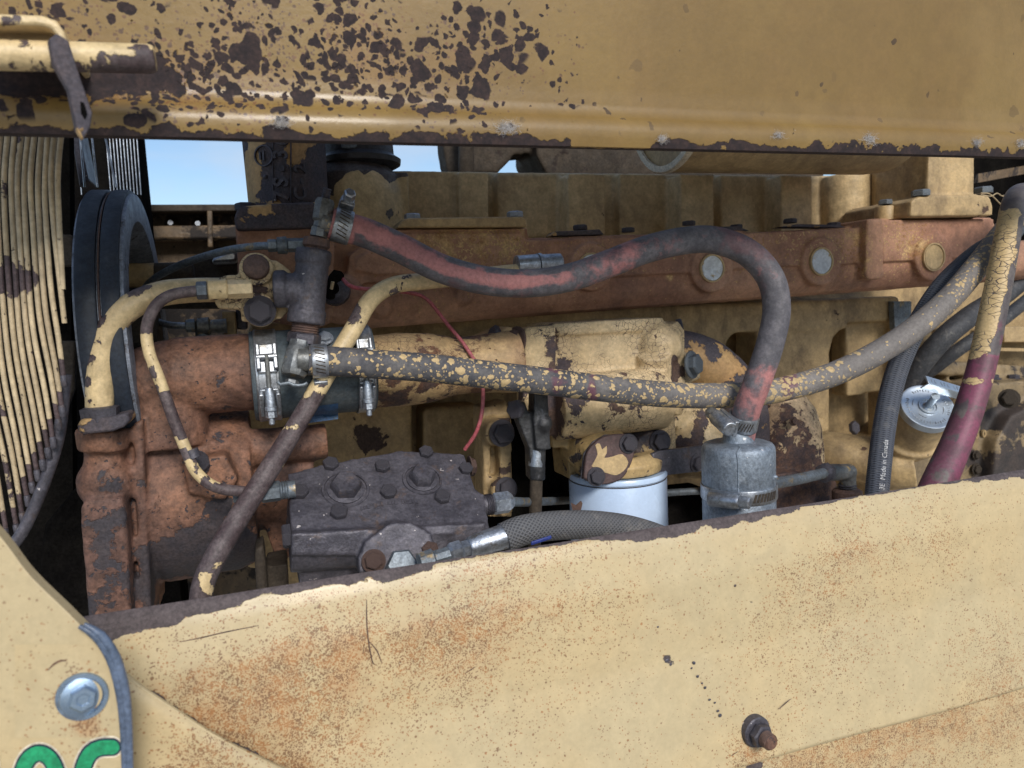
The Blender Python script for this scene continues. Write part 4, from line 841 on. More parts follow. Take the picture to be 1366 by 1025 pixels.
obj('line', MB().tube([P(x, y, Y) for x, y, Y in ((196,415,.90), (208,428,.87), (228,434,.855), (252,435,.85))], 4.6*S(230,430,.86), 14), M['zinc'], sl2)
u_ = S(260,436,.85); obj('line_nut', hexbar(P(248,435,.85), EX, 12*u_, 9*u_), M['zinc_dull'], sl2)
obj('fitting_body', MB().lathe(P(262,437,.85), EX, [(0, 8*u_), (2*u_, 12*u_), (16*u_, 13*u_), (18*u_, 9*u_), (38*u_, 10*u_)], 18), M['brass'], sl2); obj('fitting_leg', MB().cyl(P(270,440,.85), P(271,470,.85), 9*u_, 16), M['zinc_dull'], sl2)

# yellow flange block with its two bolts
flb = thing('flange_block', 'cracked cream flange block with two dark bolts, left of the iron tee', 'flange', P(335, 430, .75))
mb = MB(); mb.prism([(287,374), (300,368), (330,366), (385,366), (395,380), (395,398), (380,410), (330,413), (292,412), (286,404)], .735, .035)
for px, py in ((342,359), (347,414)): mb.lathe(P(px, py, .728)+EY*.04, -EY, [(0, 23*S(px,py,.73)), (.04, 22*S(px,py,.73))], 28)
mb.prism([(318,352), (368,347), (388,362), (393,405), (375,426), (322,430)], .737, .03)
cast('casting', mb, M['flake'], flb, .0018, 3, None, 0)
obj('bolt_round', MB().lathe(P(342,357,.728), (-.05,-1,.05), [(0, 17*S(342,357,.72)), (.003, 17.5*S(342,357,.72)), (.009, 16*S(342,357,.72)), (.011, 12*S(342,357,.72))], 20), M['iron_rust'], flb)
bolt(flb, P(347,415,.727), (-.05,-1,.0), 16*S(347,415,.72), 'iron', 'washerhex', .5)
u_ = S(300,388,.715)
q = P(262, 388, .714); obj('line_nut', hexbar(q, EX, 14*u_, 12*u_), M['zinc_dull'], flb)
cb = obj('connector', MB().lathe(q+EX*14*u_, EX, [(0, 11*u_), (.001, 13.5*u_), (23*u_, 14*u_), (25*u_, 12*u_)], 20), M['tube'], flb)
obj('connector_hex', hexbar(q+EX*38*u_, EX, 32*u_, 12.5*u_), M['tube'], flb)

# iron pipe tee with its adapters
tee = thing('pipe_tee', 'dark purple iron pipe tee standing between the two hoses', 'pipe tee', P(405, 440, .72))
YT = .722; u_ = S(412, 385, YT)
T0, T1 = P(419, 333, YT), P(408, 432, YT); td = (T1-T0).normalized(); tl = (T1-T0).length
mb = MB(); mb.lathe(T0, td, [(0, 22*u_), (.002, 23.5*u_), (.012, 23.5*u_), (.014, 21.5*u_), (tl-.014, 22.5*u_), (tl-.012, 25*u_), (tl-.001, 25*u_), (tl, 23*u_)], 36)
b0 = P(414, 385, YT); b1 = P(366, 386, YT+.004); bd = (b1-b0).normalized(); bl = (b1-b0).length; mb.lathe(b0, bd, [(0, 20*u_), (bl-.012, 21*u_), (bl-.010, 25*u_), (bl-.001, 25*u_), (bl, 23*u_)], 32)
cast('tee_body', mb, M['iron'], tee, .0014, 2, disp=.0003)
obj('reducer', MB().lathe(P(423, 317, YT), td, [(0, 13*u_), (.001, 17*u_), (.008, 18*u_), (.010, 15*u_), (.015, 15*u_)], 8), M['iron_rust'], tee)
for k in range(3): pass
mb = MB()
for k in range(4): mb.ring(T1+td*(.0004+.0022*k), td, [(0, 17*u_), (.0009, 18.6*u_), (.0018, 17*u_)], 28)
mb.lathe(T1-td*.002, td, [(0, 17*u_), (.012, 17*u_)], 24); obj('threads', mb, M['iron_rust'], tee)
obj('bush_nut', MB().lathe(T1+td*.008, td, [(0, 18*u_), (.002, 22*u_), (.010, 22*u_), (.012, 18*u_)], 6), M['iron'], tee)
upf = thing('upper_hose_fitting', 'tarnished upright brass fitting with a threaded stud feeding the red hose', 'fitting', P(425, 318, .722))
F0, F1 = P(425, 316, YT), P(434, 266, YT); fd = (F1-F0).normalized(); fl = (F1-F0).length
obj('body', MB().lathe(F0, fd, [(0, 12*u_), (.008, 12*u_), (.009, 10*u_), (.014, 10*u_), (.016, 13*u_), (fl-.003, 13.5*u_), (fl, 11*u_)], 8, ph=.4), M['brass'], upf)
mb = MB().lathe(F1, fd, [(0, 5.2*u_), (.010, 5.2*u_)], 16)
for k in range(5): mb.ring(F1+fd*(.0006+.0019*k), fd, [(0, 5*u_), (.0008, 6*u_), (.0016, 5*u_)], 20)
obj('threaded_stud', mb, M['iron'], upf); obj('hose_spigot', MB().cyl(P(428,296,YT), P(450,303,YT), 15*u_, 24), M['brass'], upf)
lof = thing('lower_hose_fitting', 'scuffed zinc elbow fitting under the iron tee feeding the spotted hose', 'fitting', P(395, 510, .70))
G0, G1 = P(400, 462, .716), P(391, 503, .708); gd = (G1-G0).normalized(); gl = (G1-G0).length
obj('body', MB().lathe(G0-gd*.004, gd, [(0, 15*u_), (.006, 15*u_), (.008, 17*u_), (gl, 17.5*u_), (gl+.003, 15*u_)], 8, ph=.3), M['brass'], lof)
obj('hose_spigot', MB().cyl(P(398,480,.706), P(425,481,.704), 15*u_, 24), M['brass'], lof)
obj('drain_nut', hexbar(G1+gd*.003, gd, .005, 9*u_), M['brass'], lof)
obj('drain_wing', MB().tube([P(x, y, .70) for x, y in ((370,509), (374,513), (385,511), (392,514), (404,514), (410,511))], .0016, 8), M['zinc_dull'], lof)

# rubber coupling with two T-bolt clamps
cpl = thing('hose_coupling', 'fat dark rubber coupling with two wide zinc T-bolt clamps on the pump outlet', 'coupling', P(420, 575, .775))
Rc_ = 62*S(420, 505, .722); cc = P(335, 507, .722); cA_ = V((cc.x, .722+Rc_, cc.z)); cl2 = P(505, 505, .722).x-cc.x
cr_ = obj('sleeve', MB().lathe(cA_, EX, [(0, Rc_*.86), (.0005, Rc_*.98), (.003, Rc_), (cl2*.25, Rc_*.985), (cl2*.75, Rc_*.985), (cl2-.003, Rc_), (cl2, Rc_*.97), (cl2, Rc_*.86)], 64), M['rubber_blue'], cpl)
def on_cpl(px, py): 
    d = ray(px, py); r_ = Rc_*.988; oy, oz = CAM.y-cA_.y, CAM.z-cA_.z; a_ = d.y**2+d.z**2; b_ = 2*(oy*d.y+oz*d.z); c_ = oy*oy+oz*oz-r_*r_; t = (-b_-math.sqrt(max(b_*b_-4*a_*c_, 0)))/(2*a_); return CAM+d*t
mb = MB(); gx = [on_cpl(px, 0+py) for px, py in ((412,547), (452,540), (455,558), (414,566))]
vs = []; 
for i in range(7):
    for j in range(9):
        p = on_cpl(412+6.5*i, 543+2.6*j-i*.9); n_ = V((0, p.y-cA_.y, p.z-cA_.z)).normalized(); vs.append(p+n_*.0006)
mb.add(vs, [(i*9+j, i*9+j+1, (i+1)*9+j+1, (i+1)*9+j) for i in range(6) for j in range(8)]); lab = obj('faded_print', mb, M['blue_dk'], cr_, flip=False)
for t0, t1, bx, lab_ in ((.035, .215, .13, 0), (.84, .985, .90, 1)):
    wd = cl2*(t1-t0); A_ = cA_+EX*cl2*t0
    bd_ = obj('clamp_band', MB().ring(A_, EX, [(0, Rc_*1.012), (.0006, Rc_*1.028), (wd*.12, Rc_*1.034), (wd*.14, Rc_*1.024), (wd*.86, Rc_*1.024), (wd*.88, Rc_*1.034), (wd-.0006, Rc_*1.028), (wd, Rc_*1.012)], 72), M['steel_band'], cpl)
    cx = cA_.x+cl2*bx; rr = Rc_*1.03
    def cp(ang, h): return V((cx, cA_.y-math.cos(ang)*(rr+h), cA_.z+math.sin(ang)*(rr+h)))
    for ang, hh in ((.42, .016), (-.50, .016)):                   # the two lugs
        n_ = (cp(ang, .01)-cp(ang, 0)).normalized(); tg = n_.cross(EX)
        mb = MB()
        for sx_ in (-1, 1): mb.box(cp(ang, .003)+EX*sx_*wd*.36, EX*wd*.10, tg*hh*.8, n_*.0045)
        mb.box(cp(ang, .0005), EX*wd*.42, tg*hh*.9, n_*.0012); obj('lug', mb, M['steel_band'], bd_, .0012)
    z0 = cA_.z+math.sin(.42)*rr; yb = cA_.y-rr*1.0-.004; q0 = V((cx, yb+.0015, z0+.004)); dn = V((0, .0, -1))
    mb = MB().lathe(q0, dn, [(0, .0022), (.050, .0022)], 14)
    obj('t_bolt', mb, M['brass'], cpl); obj('trunnion', MB().lathe(V((cx-wd*.42, yb+.003, z0+.002)), EX, [(0, .003), (wd*.84, .003)], 16), M['steel_band'], bd_)
    obj('spring_sleeve', MB().lathe(q0+dn*.031, dn, [(0, .0034), (.004, .0044), (.017, .0044), (.018, .0054), (.021, .0054), (.0215, .004)], 20), M['zinc'], cpl)
    obj('nut', hexbar(q0+dn*.0525, dn, .0065, .0052), M['zinc'], cpl); obj('bolt_tip', MB().lathe(q0+dn*.058, dn, [(0, .0027), (.0065, .0027), (.0075, .0018)], 12), M['zinc'], cpl)
hx = thing('screw_clip', 'zinc hex screw and curled clip on top of the coupling', 'clip', P(433, 455, .74))
bolt(hx, P(433,452,.735), (0,-.7,.7), 9*S(433,450,.73), 'zinc', 'washerhex'); obj('curl', MB().tube([P(x, y, .735) for x, y in ((420,458), (430,456), (440,457), (443,463), (437,467), (425,464))], .002, 8), M['zinc_dull'], hx)

# ================================================================== oil cooler run behind the spotted hose
olp = thing('cooler_inlet_pipe', 'rust streaked cream pipe running from the coupling to the cracked housing', 'pipe', P(590, 550, .81))
mb = MB(); RR = lambda px: S(px, 497, .76)
pa = P(500, 500, .76); pA_ = V((pa.x, .76+51*RR(500), pa.z)); x_ = lambda px: P(px, 498, .76).x-pa.x
mb.lathe(pA_, EX, [(-.03, 45*RR(500)), (0, 50*RR(500)), (x_(540), 52*RR(540)), (x_(585), 48*RR(585)), (x_(620), 40*RR(620)), (x_(650), 40*RR(650)), (x_(705), 44*RR(700))], 48)
mb.prism([(628,470), (645,450), (680,436), (700,440), (700,500), (640,500)], .80, .06)
fl_ = cast('casting', mb, M['flake_rust'], olp, .0022, 4, B3([(560,540,.765,50,.10), (640,545,.77,40,.10), (640,460,.79,22,.14), (520,500,.76,18,.16)]), 0)
bolt(olp, P(690,455,.792), (-1,-.35,.15), 15*S(690,455,.79), 'iron_rust', 'washerhex'); bolt(olp, P(662,447,.805), (-1,-.2,.5), 12*S(662,447,.8), 'iron', 'hexhead')
hsg = thing('oil_cooler_housing', 'cream housing covered in fine paint cracks, behind the middle of the spotted hose', 'housing', P(805, 570, .83))
mb = MB(); mb.prism([(700,440), (706,437), (742,434), (742,545), (738,582), (702,585), (698,540)], .785, .025)
mb.prism([(736,446), (750,434), (885,427), (900,436), (898,556), (760,552), (736,545)], .80, .10)
mb.prism([(738,432), (885,424), (890,440), (745,448)], .796, .10)
mb.ball(P(878,462,.805), 33*S(878,462,.80), 22); mb.cyl(P(872,470,.792), P(878,600,.83), 24*S(880,500,.8), 24)
mb.prism([(893,434), (905,428), (913,440), (915,545), (908,556), (895,552)], .788, .06)
mb.lathe(P(738, 545, .79), EX, [(0, 42*S(800,540,.8)), (.14, 42*S(800,540,.8))], 40)
mb.prism([(905,465), (935,480), (935,505), (905,520)], .80, .05)
hc = cast('casting', mb, M['flake'], hsg, .0022, 3, B3([(750,490,.79,18,.20), (735,470,.785,16,.12), (755,520,.79,30,.18), (893,468,.785,14,.22), (900,440,.785,14,.14), (905,490,.785,14,.2), (862,545,.80,16,.22), (715,550,.785,26,.16), (735,565,.785,18,.16), (850,450,.80,60,-.2)]), .0)
bolt(hsg, P(922,487,.785), (.5,-.85,.1), 14.5*S(922,487,.78), 'zinc_dull', 'washerhex', .2); bolt(hsg, P(903,436,.80), (1,-.5,.2), 11*S(900,440,.8), 'iron', 'hexhead')
elb = thing('cooler_outlet_elbow', 'dark curved elbow with cream paint scraps right of the cracked housing', 'elbow', P(950, 560, .87))
mb = MB().tube([P(x, y, Y) for x, y, Y in ((890,478,.87), (915,478,.865), (945,490,.86), (972,515,.86), (988,550,.86), (992,600,.87))], 36*S(940,490,.86), 28); cast('casting', mb, M['iron_peel'], elb, .0025, 2, B3([(930,465,.83,20,-.16), (975,490,.83,30,-.14), (935,505,.83,25,-.3)]), .03)
lump = thing('lower_elbow', 'rusty cracked round elbow between the filter head and the silver canister', 'elbow', P(925, 620, .84))
mb = MB().ball(P(925,588,.85), 42*S(925,588,.85), 26); mb.tube([P(x, y, Y) for x, y, Y in ((890,555,.86), (930,560,.86), (960,590,.86), (965,650,.87))], 30*S(930,580,.86), 24); mb.prism([(812,560), (860,548), (930,545), (935,562), (900,572), (820,575)], .83, .04)
cast('casting', mb, M['flake'], lump, .0025, 2, B3([(915,590,.82,26,.12), (850,560,.83,30,.15)]), .02)
cone = thing('injection_pump_cover', 'rust chipped cream dome cover right of the silver canister', 'cover', P(1060, 660, .86))
mb = MB(); u_ = S(1050,600,.81); ctop = P(1045, 500, .865); zz = lambda py: P(1045, py, .865).z-ctop.z
mb.lathe(ctop, EZ, [(zz(690), 88*u_), (zz(662), 80*u_), (zz(650), 62*u_), (zz(640), 54*u_), (zz(600), 53*u_), (zz(570), 50*u_), (zz(545), 42*u_), (zz(525), 26*u_), (zz(515), 8*u_)], 48)
mb.prism([(1000,640), (1060,630), (1115,640), (1122,665), (1122,720), (1000,720)], .80, .08)
cast('casting', mb, M['dome'], cone, .0025, 2, B3([(1030,575,.82,22,.18), (1050,550,.82,26,.12), (1060,590,.82,30,.08), (1100,600,.82,12,.12), (1070,655,.8,50,.40), (1030,690,.8,60,.35), (1110,670,.8,40,.35), (1010,620,.8,20,.3)]), -.01)
bolt(cone, P(1058,562,.815), (.1,-1,.1), 5*u_, 'iron_rust', 'washerhex')

# bracket bar and yoke linkage in the middle
bar = thing('bracket_bar', 'upright tan bracket bar with two bolts left of the linkage', 'bracket', P(662, 690, .82))
mb = MB(); mb.prism([(642,545), (676,535), (682,560), (684,690), (646,690)], .83, .04); mb.prism([(666,560), (682,558), (684,690), (668,690)], .81, .04); mb.prism([(644,580), (654,580), (656,690), (646,690)], .815, .04); mb.lathe(P(665,578,.80)+EY*.04, -EY, [(0, 20*S(665,578,.80)), (.04, 18*S(665,578,.80))], 24); mb.lathe(P(672,655,.80)+EY*.04, -EY, [(0, 18*S(665,578,.80)), (.04, 17*S(665,578,.80))], 24)
cast('bar', mb, M['cream_dark'], bar, .0025, 3, B3([(650,640,.81,16,.1), (675,560,.81,12,.15)]), .06)
bolt(bar, P(669,578,.798), (.1,-1,.1), 14*S(668,578,.8), 'iron', 'washerhex'); bolt(bar, P(675,652,.80), (.1,-1,.2), 12*S(675,650,.8), 'iron', 'washerhex')
lnk = thing('yoke_linkage', 'greasy black yoke linkage with a silver sleeve on an upright rod', 'linkage', P(714, 700, .74))
u_ = S(715,590,.74)
mb = MB(); mb.prism([(682,538), (700,536), (718,585), (728,600), (728,640), (708,640), (707,600)], .738, .018); mb.prism([(714,512), (730,512), (733,560), (735,600), (716,600), (712,560)], .730, .02); mb.cyl(P(718,585,.742), P(716,640,.742), 10.5*u_, 20); mb.ball(P(724,565,.735), 13*u_)
cast('yoke', mb, M['yoke'], lnk, .0014, 2, disp=.0005)
obj('rod', MB().cyl(P(716,618,.742), P(712,760,.742), 8.6*u_, 20), M['dark'], lnk); obj('sleeve', MB().lathe(P(717,600,.742), P(715,622,.742)-P(717,600,.742), [(0, 10.5*u_), (22*u_, 10.8*u_)], 24), M['zinc'], lnk)
bolt(lnk, P(690,546,.735), (-.8,-.6,.1), 13*u_, 'iron', 'hexhead')

# ================================================================== hydraulic valve block
vb = thing('valve_block', 'dark iron valve block studded with hex bolts, in front of the engine', 'valve block', P(515, 790, .70))
TP = Plane(P(515, 655, .705), (.06, -.60, .80))
vc = TP.p(515, 703, -.024); FP = Plane(vc-EY*.024, (.03, -1, .06))
mb = MB()
mb.prism([(384,632), (432,619), (534,601), (590,603), (619,606), (627,628), (634,652), (646,660), (650,692), (600,712), (388,712)], TP, .055)
mb.prism([(388,712), (648,698), (646,712), (600,722), (592,742), (389,742)], FP, .07)
fa, fb = TP.p(388, 706, -.024), TP.p(651, 690, -.024); mb.lathe(fa, fb-fa, [(0, .024), ((fb-fa).length, .024)], 36)
mb.prism([(398,720), (640,700), (622,790), (400,790)], Plane(FP.o+EY*.02, (.03,-1,-.25)), .06)
fc = FP.p(530, 752, .0); mb.lathe(fc+EY*.03, V((-.05,-.94,.30)), [(0, 44*S(530,745,.67)), (.03, 43*S(530,745,.67)), (.034, 40*S(530,745,.67)), (.037, 34*S(530,745,.67))], 40)
mb.prism([(477,745), (487,722), (520,698), (548,697), (575,712), (580,730), (572,760), (480,765)], Plane(FP.o-EY*.012, (-.05,-.94,.30)), .03)
vo = cast('body', mb, M['iron'], vb, .0018, 4, disp=.0005)
for px, py, r in ((441,616,11.5), (568,600,10.5), (510,619,11), (518,653,11.5), (400,653,12), (452,680,12), (590,660,11), (621,622,10)):
    bolt(vb, TP.p(px, py+5, .0003), TP.n, r*S(px,py,.70), 'iron', 'hexhead')
for px, py, r in ((461,647,20.5), (563,634,17.5)):
    u_ = S(px, py, .70); pb = obj('port_plug', MB().lathe(TP.p(px, py+6, -.001), TP.n, [(0, r*u_*1.22), (.0025, r*u_*1.22), (.003, r*u_*1.15)], 36), M['iron'], vb)
    obj('plug_hex', MB().lathe(TP.p(px, py+6, .0015), TP.n, [(0, r*u_), (.008, r*u_), (.0105, r*u_*.85)], 6, ph=.35), M['iron'], pb)
    obj('seat_ring', MB().ring(TP.p(px, py+6, -.0004), TP.n, [(0, r*u_*1.36), (.0018, r*u_*1.40), (.0018, r*u_*1.52), (0, r*u_*1.58)], 40), M['iron'], pb)
mb = MB()
for i in range(17):
    if i in (3, 7, 11): continue
    px, py = 482+4.6*i, 679-i*.55-.9*math.sin(i/16*math.pi)*3; c = TP.p(px, py, .0004); mb.box(c, V((.0008+.0004*(i % 3), 0, 0)), TP.n.cross(EX)*(.0022-.0006*(i % 2)), TP.n*.0006)
o = obj('worn_cast_marks', mb, M['iron'], vb); o['kind'] = 'stuff'
u_ = S(530,745,.66); pd = V((-.05,-.90,.42)).normalized(); c = FP.p(532, 752, .010)
pp_ = obj('front_port', MB().lathe(c-pd*.004, pd, [(0, 30*u_), (.006, 29*u_), (.008, 26*u_)], 36), M['iron'], vb)
obj('front_plug', MB().lathe(c+pd*.002, pd, [(0, 21*u_), (.012, 21*u_), (.0145, 18*u_)], 6, ph=.5), M['zinc_dull'], vb)
bolt(vb, FP.p(495,744,.014), pd, 12*u_, 'iron_rust', 'washerhex'); bolt(vb, FP.p(569,730,.013), pd, 12*u_, 'iron_rust', 'hexhead')
bolt(vb, P(388,715,.675), -EX, 16*u_, 'iron', 'hexhead'); bolt(vb, P(626,622,.735), EX, 12*u_, 'iron_rust', 'washerhex')
bolt(vb, P(628,668-40,.74), EX, 9*u_, 'iron_rust', 'hexhead')
q = P(388, 653, .70); u2 = S(365,653,.70)
lf = thing('inlet_fitting', 'dull blue grey hex fitting screwed into the left side of the valve block', 'fitting', P(366, 670, .70))
mb = MB()
for k in range(4): mb.ring(q-EX*(.002+.0022*k), -EX, [(0, 11.5*u2), (.0009, 13*u2), (.0018, 11.5*u2)], 24)
mb.lathe(q+EX*.004, -EX, [(0, 11.5*u2), (.016, 11.5*u2)], 20); obj('threads', mb, M['zinc_dull'], lf); obj('hex_body', hexbar(q-EX*.009, -EX, 25*u2, 14*u2), M['zinc_dull'], lf); obj('tail', MB().cyl(q-EX*.026, q-EX*.05, 9*u2), M['zinc_dull'], lf)
rf = thing('outlet_line', 'zinc hex fitting and thin grey line leaving the right side of the valve block', 'line', P(700, 690, .72))
q = P(647, 674, .70); u2 = S(660,674,.70); mb = MB()
for k in range(4): mb.ring(q+EX*(.0005+.0018*k), EX, [(0, 13*u2), (.0008, 14.5*u2), (.0016, 13*u2)], 24)
mb.lathe(q-EX*.006, EX, [(0, 13*u2), (.014, 13*u2)], 20); obj('threads', mb, M['iron'], rf)
obj('hex_body', MB().lathe(q+EX*.0075, EX, [(0, 12*u2), (.002, 15*u2), (.017, 15*u2), (.022, 9*u2)], 6), M['zinc'], rf)
obj('line', MB().tube([q+EX*.028, P(700,670,.735), P(730,669,.80), P(765,667,.88), P(900,657,.89), P(945,655,.89)], 6.5*u2, 16), M['zinc_dull'], rf)
# dim machinery low behind the valve block
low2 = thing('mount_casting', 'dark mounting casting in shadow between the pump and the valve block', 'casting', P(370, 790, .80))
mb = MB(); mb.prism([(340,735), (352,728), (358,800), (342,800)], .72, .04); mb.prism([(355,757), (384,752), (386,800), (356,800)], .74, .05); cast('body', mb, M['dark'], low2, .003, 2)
low3 = thing('lower_casting', 'black lower castings glimpsed in the gap beside the linkage', 'casting', P(720, 720, .93))
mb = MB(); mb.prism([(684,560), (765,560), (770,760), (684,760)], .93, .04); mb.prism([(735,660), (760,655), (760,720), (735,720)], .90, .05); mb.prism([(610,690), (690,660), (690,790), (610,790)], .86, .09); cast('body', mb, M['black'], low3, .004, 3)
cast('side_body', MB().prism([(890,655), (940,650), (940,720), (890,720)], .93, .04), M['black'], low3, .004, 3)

# braided hose with crimped end
brh = thing('braided_hose', 'grey braided hose with a crimped zinc end, lying along the panel edge', 'hose', P(760, 740, .63))
h0 = P(682, 714, .627); obj('hose', MB().tube([P(x, y, Y) for x, y, Y in ((672,718,.626), (700,707,.628), (745,701,.635), (800,701,.642), (850,709,.645), (900,728,.645), (950,760,.64))], 19.5*S(740,700,.635), 36, .003), M['braid'], brh, uv=True)
f0, f1 = P(588, 742, .618), P(688, 711, .627); fd = (f1-f0).normalized(); fl = (f1-f0).length; u_ = S(640,728,.62)
obj('crimp_sleeve', MB().lathe(f0+fd*fl*.36, fd, [(0, 12*u_), (.002, 14*u_), (.008, 14.5*u_), (.009, 15.5*u_), (fl*.56, 18*u_), (fl*.62, 19*u_), (fl*.64, 18*u_)], 10), M['zinc'], brh)
obj('swivel_nut', MB().lathe(f0+fd*fl*.10, fd, [(0, 11*u_), (.002, 14*u_), (.011, 14*u_), (.013, 11*u_), (.020, 11*u_)], 6), M['zinc'], brh)
obj('adapter', MB().lathe(f0-fd*.020, fd, [(0, 13*u_), (.012, 14*u_), (.014, 10*u_), (.034, 10*u_)], 8), M['zinc_dull'], brh)
mb = MB().box(P(722, 721, .612), (.010,0,.0016), (0,.001,0), (0,0,.0018)); bb = obj('blue_tag', mb, M['blue_tag'], None, .001); tag(bb, 'small bright blue tag just under the braided hose', 'tag')

# ================================================================== filter with its head
fil = thing('oil_filter', 'white spin-on filter canister under the two lobed cream filter head', 'filter', P(823, 760, .80))
uf = S(823, 650, .735); Rf = 70*uf; ftop = P(823, 640, .735); fA = V((P(824,650,.735+Rf).x, .735+Rf, P(823, 648, .735).z))
obj('canister', MB().lathe(fA, -EZ, [(-.0022, Rf*.93), (-.0026, Rf*.985), (0, Rf*1.01), (.003, Rf*1.01), (.0045, Rf*.985), (.0055, Rf*.985), (.007, Rf*1.0), (.18, Rf*1.0)], 72), M['white'], fil)
obj('rim_band', MB().ring(fA-EZ*.0046, -EZ, [(0, Rf*.99), (.0003, Rf*.996), (.0012, Rf*.996), (.0015, Rf*.99)], 72), M['iron'], fil)
mb = MB().prism([(762,671), (768,674), (775,668), (777,672), (775,681), (768,684), (764,680)], Plane(P(770,676,.7455), (-.62,-.78,0)), .0015, .0012); obj('paint_chip', mb, M['iron_rust'], fil)
fh = thing('filter_head', 'cream filter head with two bolted oval caps, on top of the white filter', 'filter head', P(830, 645, .79))
mb = MB()
def lobe(out, off, Yf, dep, n_, lift=0):
    pl = Plane(P(*out[0], Yf), n_); f_ = [pl.p(x, y) for x, y in out]; mb.poly(f_, [P(x+off[0], y+off[1], Yf+dep) for x, y in out]); return pl
o1 = [(782,640), (786,606), (798,592), (812,585), (838,584), (846,594), (839,620), (826,640), (797,646)]
lobe(o1, (-36,-34), .745, .075, (-.02,-1,.12))
o2 = [(848,600), (853,586), (866,577), (884,576), (892,584), (892,600), (884,640), (850,642)]
lobe(o2, (-40,-26), .775, .07, (-.02,-1,.12))
mb.lathe(fA+EZ*.0035, EZ, [(0, Rf*.90), (.012, Rf*.92), (.022, Rf*.75)], 48)
mb.prism([(757,606), (775,596), (800,606), (800,640), (760,640)], .80, .05); mb.prism([(735,570), (765,566), (770,598), (737,598)], .80, .04)
cast('casting', mb, M['head_paint'], fh, .0018, 3, B3([(770,610,.77,12,.10), (830,575,.80,30,.18), (860,572,.80,30,.2), (905,580,.81,24,.22), (765,635,.75,16,.12), (800,575,.80,25,.16)]), 0)
p1 = Plane(P(782,640,.742), (-.02,-1,.12)); mb = MB(); cap = [(779,638), (783,606), (795,590), (811,581), (839,580), (848,592), (842,620), (827,641), (797,647)]; mb.prism(dense(cap+cap[:1], 3)[:-1], p1, .007)
c1_ = obj('oval_cap', mb, M['cap_paint'], fh, .0016)
gm = MB().prism([(x+(815-x)*-.02, y+(613-y)*-.02) for x, y in cap], p1, .002, -.008); obj('gasket', gm, M['iron'], c1_)
mb = MB(); fpts = [(789,622), (797,606), (794,594), (800,592), (803,600), (809,595), (809,605), (806,611), (818,609), (830,606), (838,617), (832,628), (822,634), (812,632), (800,628)]; mb.prism(dense(fpts+fpts[:1], 2)[:-1], p1, .0006, .0005); obj('paint_flake', mb, M['cream'], c1_)
u_ = S(837,591,.73); bolt(fh, p1.p(838,592,.0), p1.n, 10.5*u_, 'iron', 'washerhex'); bolt(fh, p1.p(795,636,.0), p1.n, 10*u_, 'iron', 'washerhex')
p2 = Plane(P(868,640,.770), (-.02,-1,.12)); mb = MB(); cap2 = [(864,612), (865,590), (873,578), (886,575), (893,584), (892,602), (884,616), (884,640), (864,640)]; mb.prism(cap2, p2, .006); obj('small_cap', mb, M['iron_peel'], fh, .0015)
bolt(fh, p2.p(880,589,.0), p2.n, 12*S(880,589,.77), 'iron', 'washerhex')
brk = thing('canister_strap', 'dark flat steel strap from the filter head to the silver canister', 'strap', P(905, 635, .73))
mb = MB(); mb.prism([(871,606), (880,602), (943,594), (946,628), (876,636), (872,628)], Plane(P(871,606,.755), (.35,-1,0)), .006); obj('strap', mb, M['iron'], brk, .0012)
bolt(brk, Plane(P(871,606,.755), (.35,-1,0)).p(928,618), (.35,-1,0), 10*S(928,618,.73), 'iron', 'washerhex')

# ================================================================== aluminium breather canister
zr = lambda py, f: P(985, py, .6635-f*.036).z-P(985, 760, .6635).z
bot = thing('breather_canister', 'silver aluminium canister with a round shoulder and a screw clamp, under the red hose', 'canister', P(985, 735, .665))
ub = S(985, 640, .625); Rb = 50.5*ub; bc = P(985, 640, .625); bA = P(985, 760, .625+Rb); bA.x = P(985, 640, .625+Rb).x; zz = lambda py: P(985, py, .625).z-bA.z
obj('shell', MB().lathe(bA, EZ, [(0, Rb), (zz(672), Rb), (zz(670), Rb*.975), (zz(668), Rb), (zz(614), Rb), (zr(607,.97), Rb*.985), (zr(602,.9), Rb*.93), (zr(598.5,.76), Rb*.83), (zr(596,.6), Rb*.68), (zr(594,.42), Rb*.5), (zr(592,.36), Rb*.43), (zr(578,.3), Rb*.37)], 72), M['alum'], bot)
mb = MB()
def on_bot(ang, z, rr): return V((bA.x+math.sin(ang)*rr, bA.y-math.cos(ang)*rr, bA.z+z))
mb.tube([on_bot(-.55, zr(594.5,.42), Rb*.5), on_bot(-.55, zr(598.5,.76), Rb*.83), on_bot(-.60, zr(602,.9), Rb*.93), on_bot(-.66, zr(607,.97), Rb*.985), on_bot(-.62, zz(616), Rb*1.003), on_bot(-.62, zz(668), Rb*1.003)], .0007, 8); obj('mould_seam', mb, M['alum'], bot)
mb = MB().ball(on_bot(.62, zz(646), Rb*.99), .0035, sx=.7); mb.tube([on_bot(.52, zz(649), Rb), on_bot(.66, zz(645), Rb)], .0010, 8); obj('weld_nub', mb, M['alum'], bot)
clamp(bot, bA+EZ*zz(669), EZ, Rb*1.002, .0150, V((-.25,-1,0)), 'steel_band', True, True, V((-.80,-.60,0)), (.05, .75), 8, 1.25)
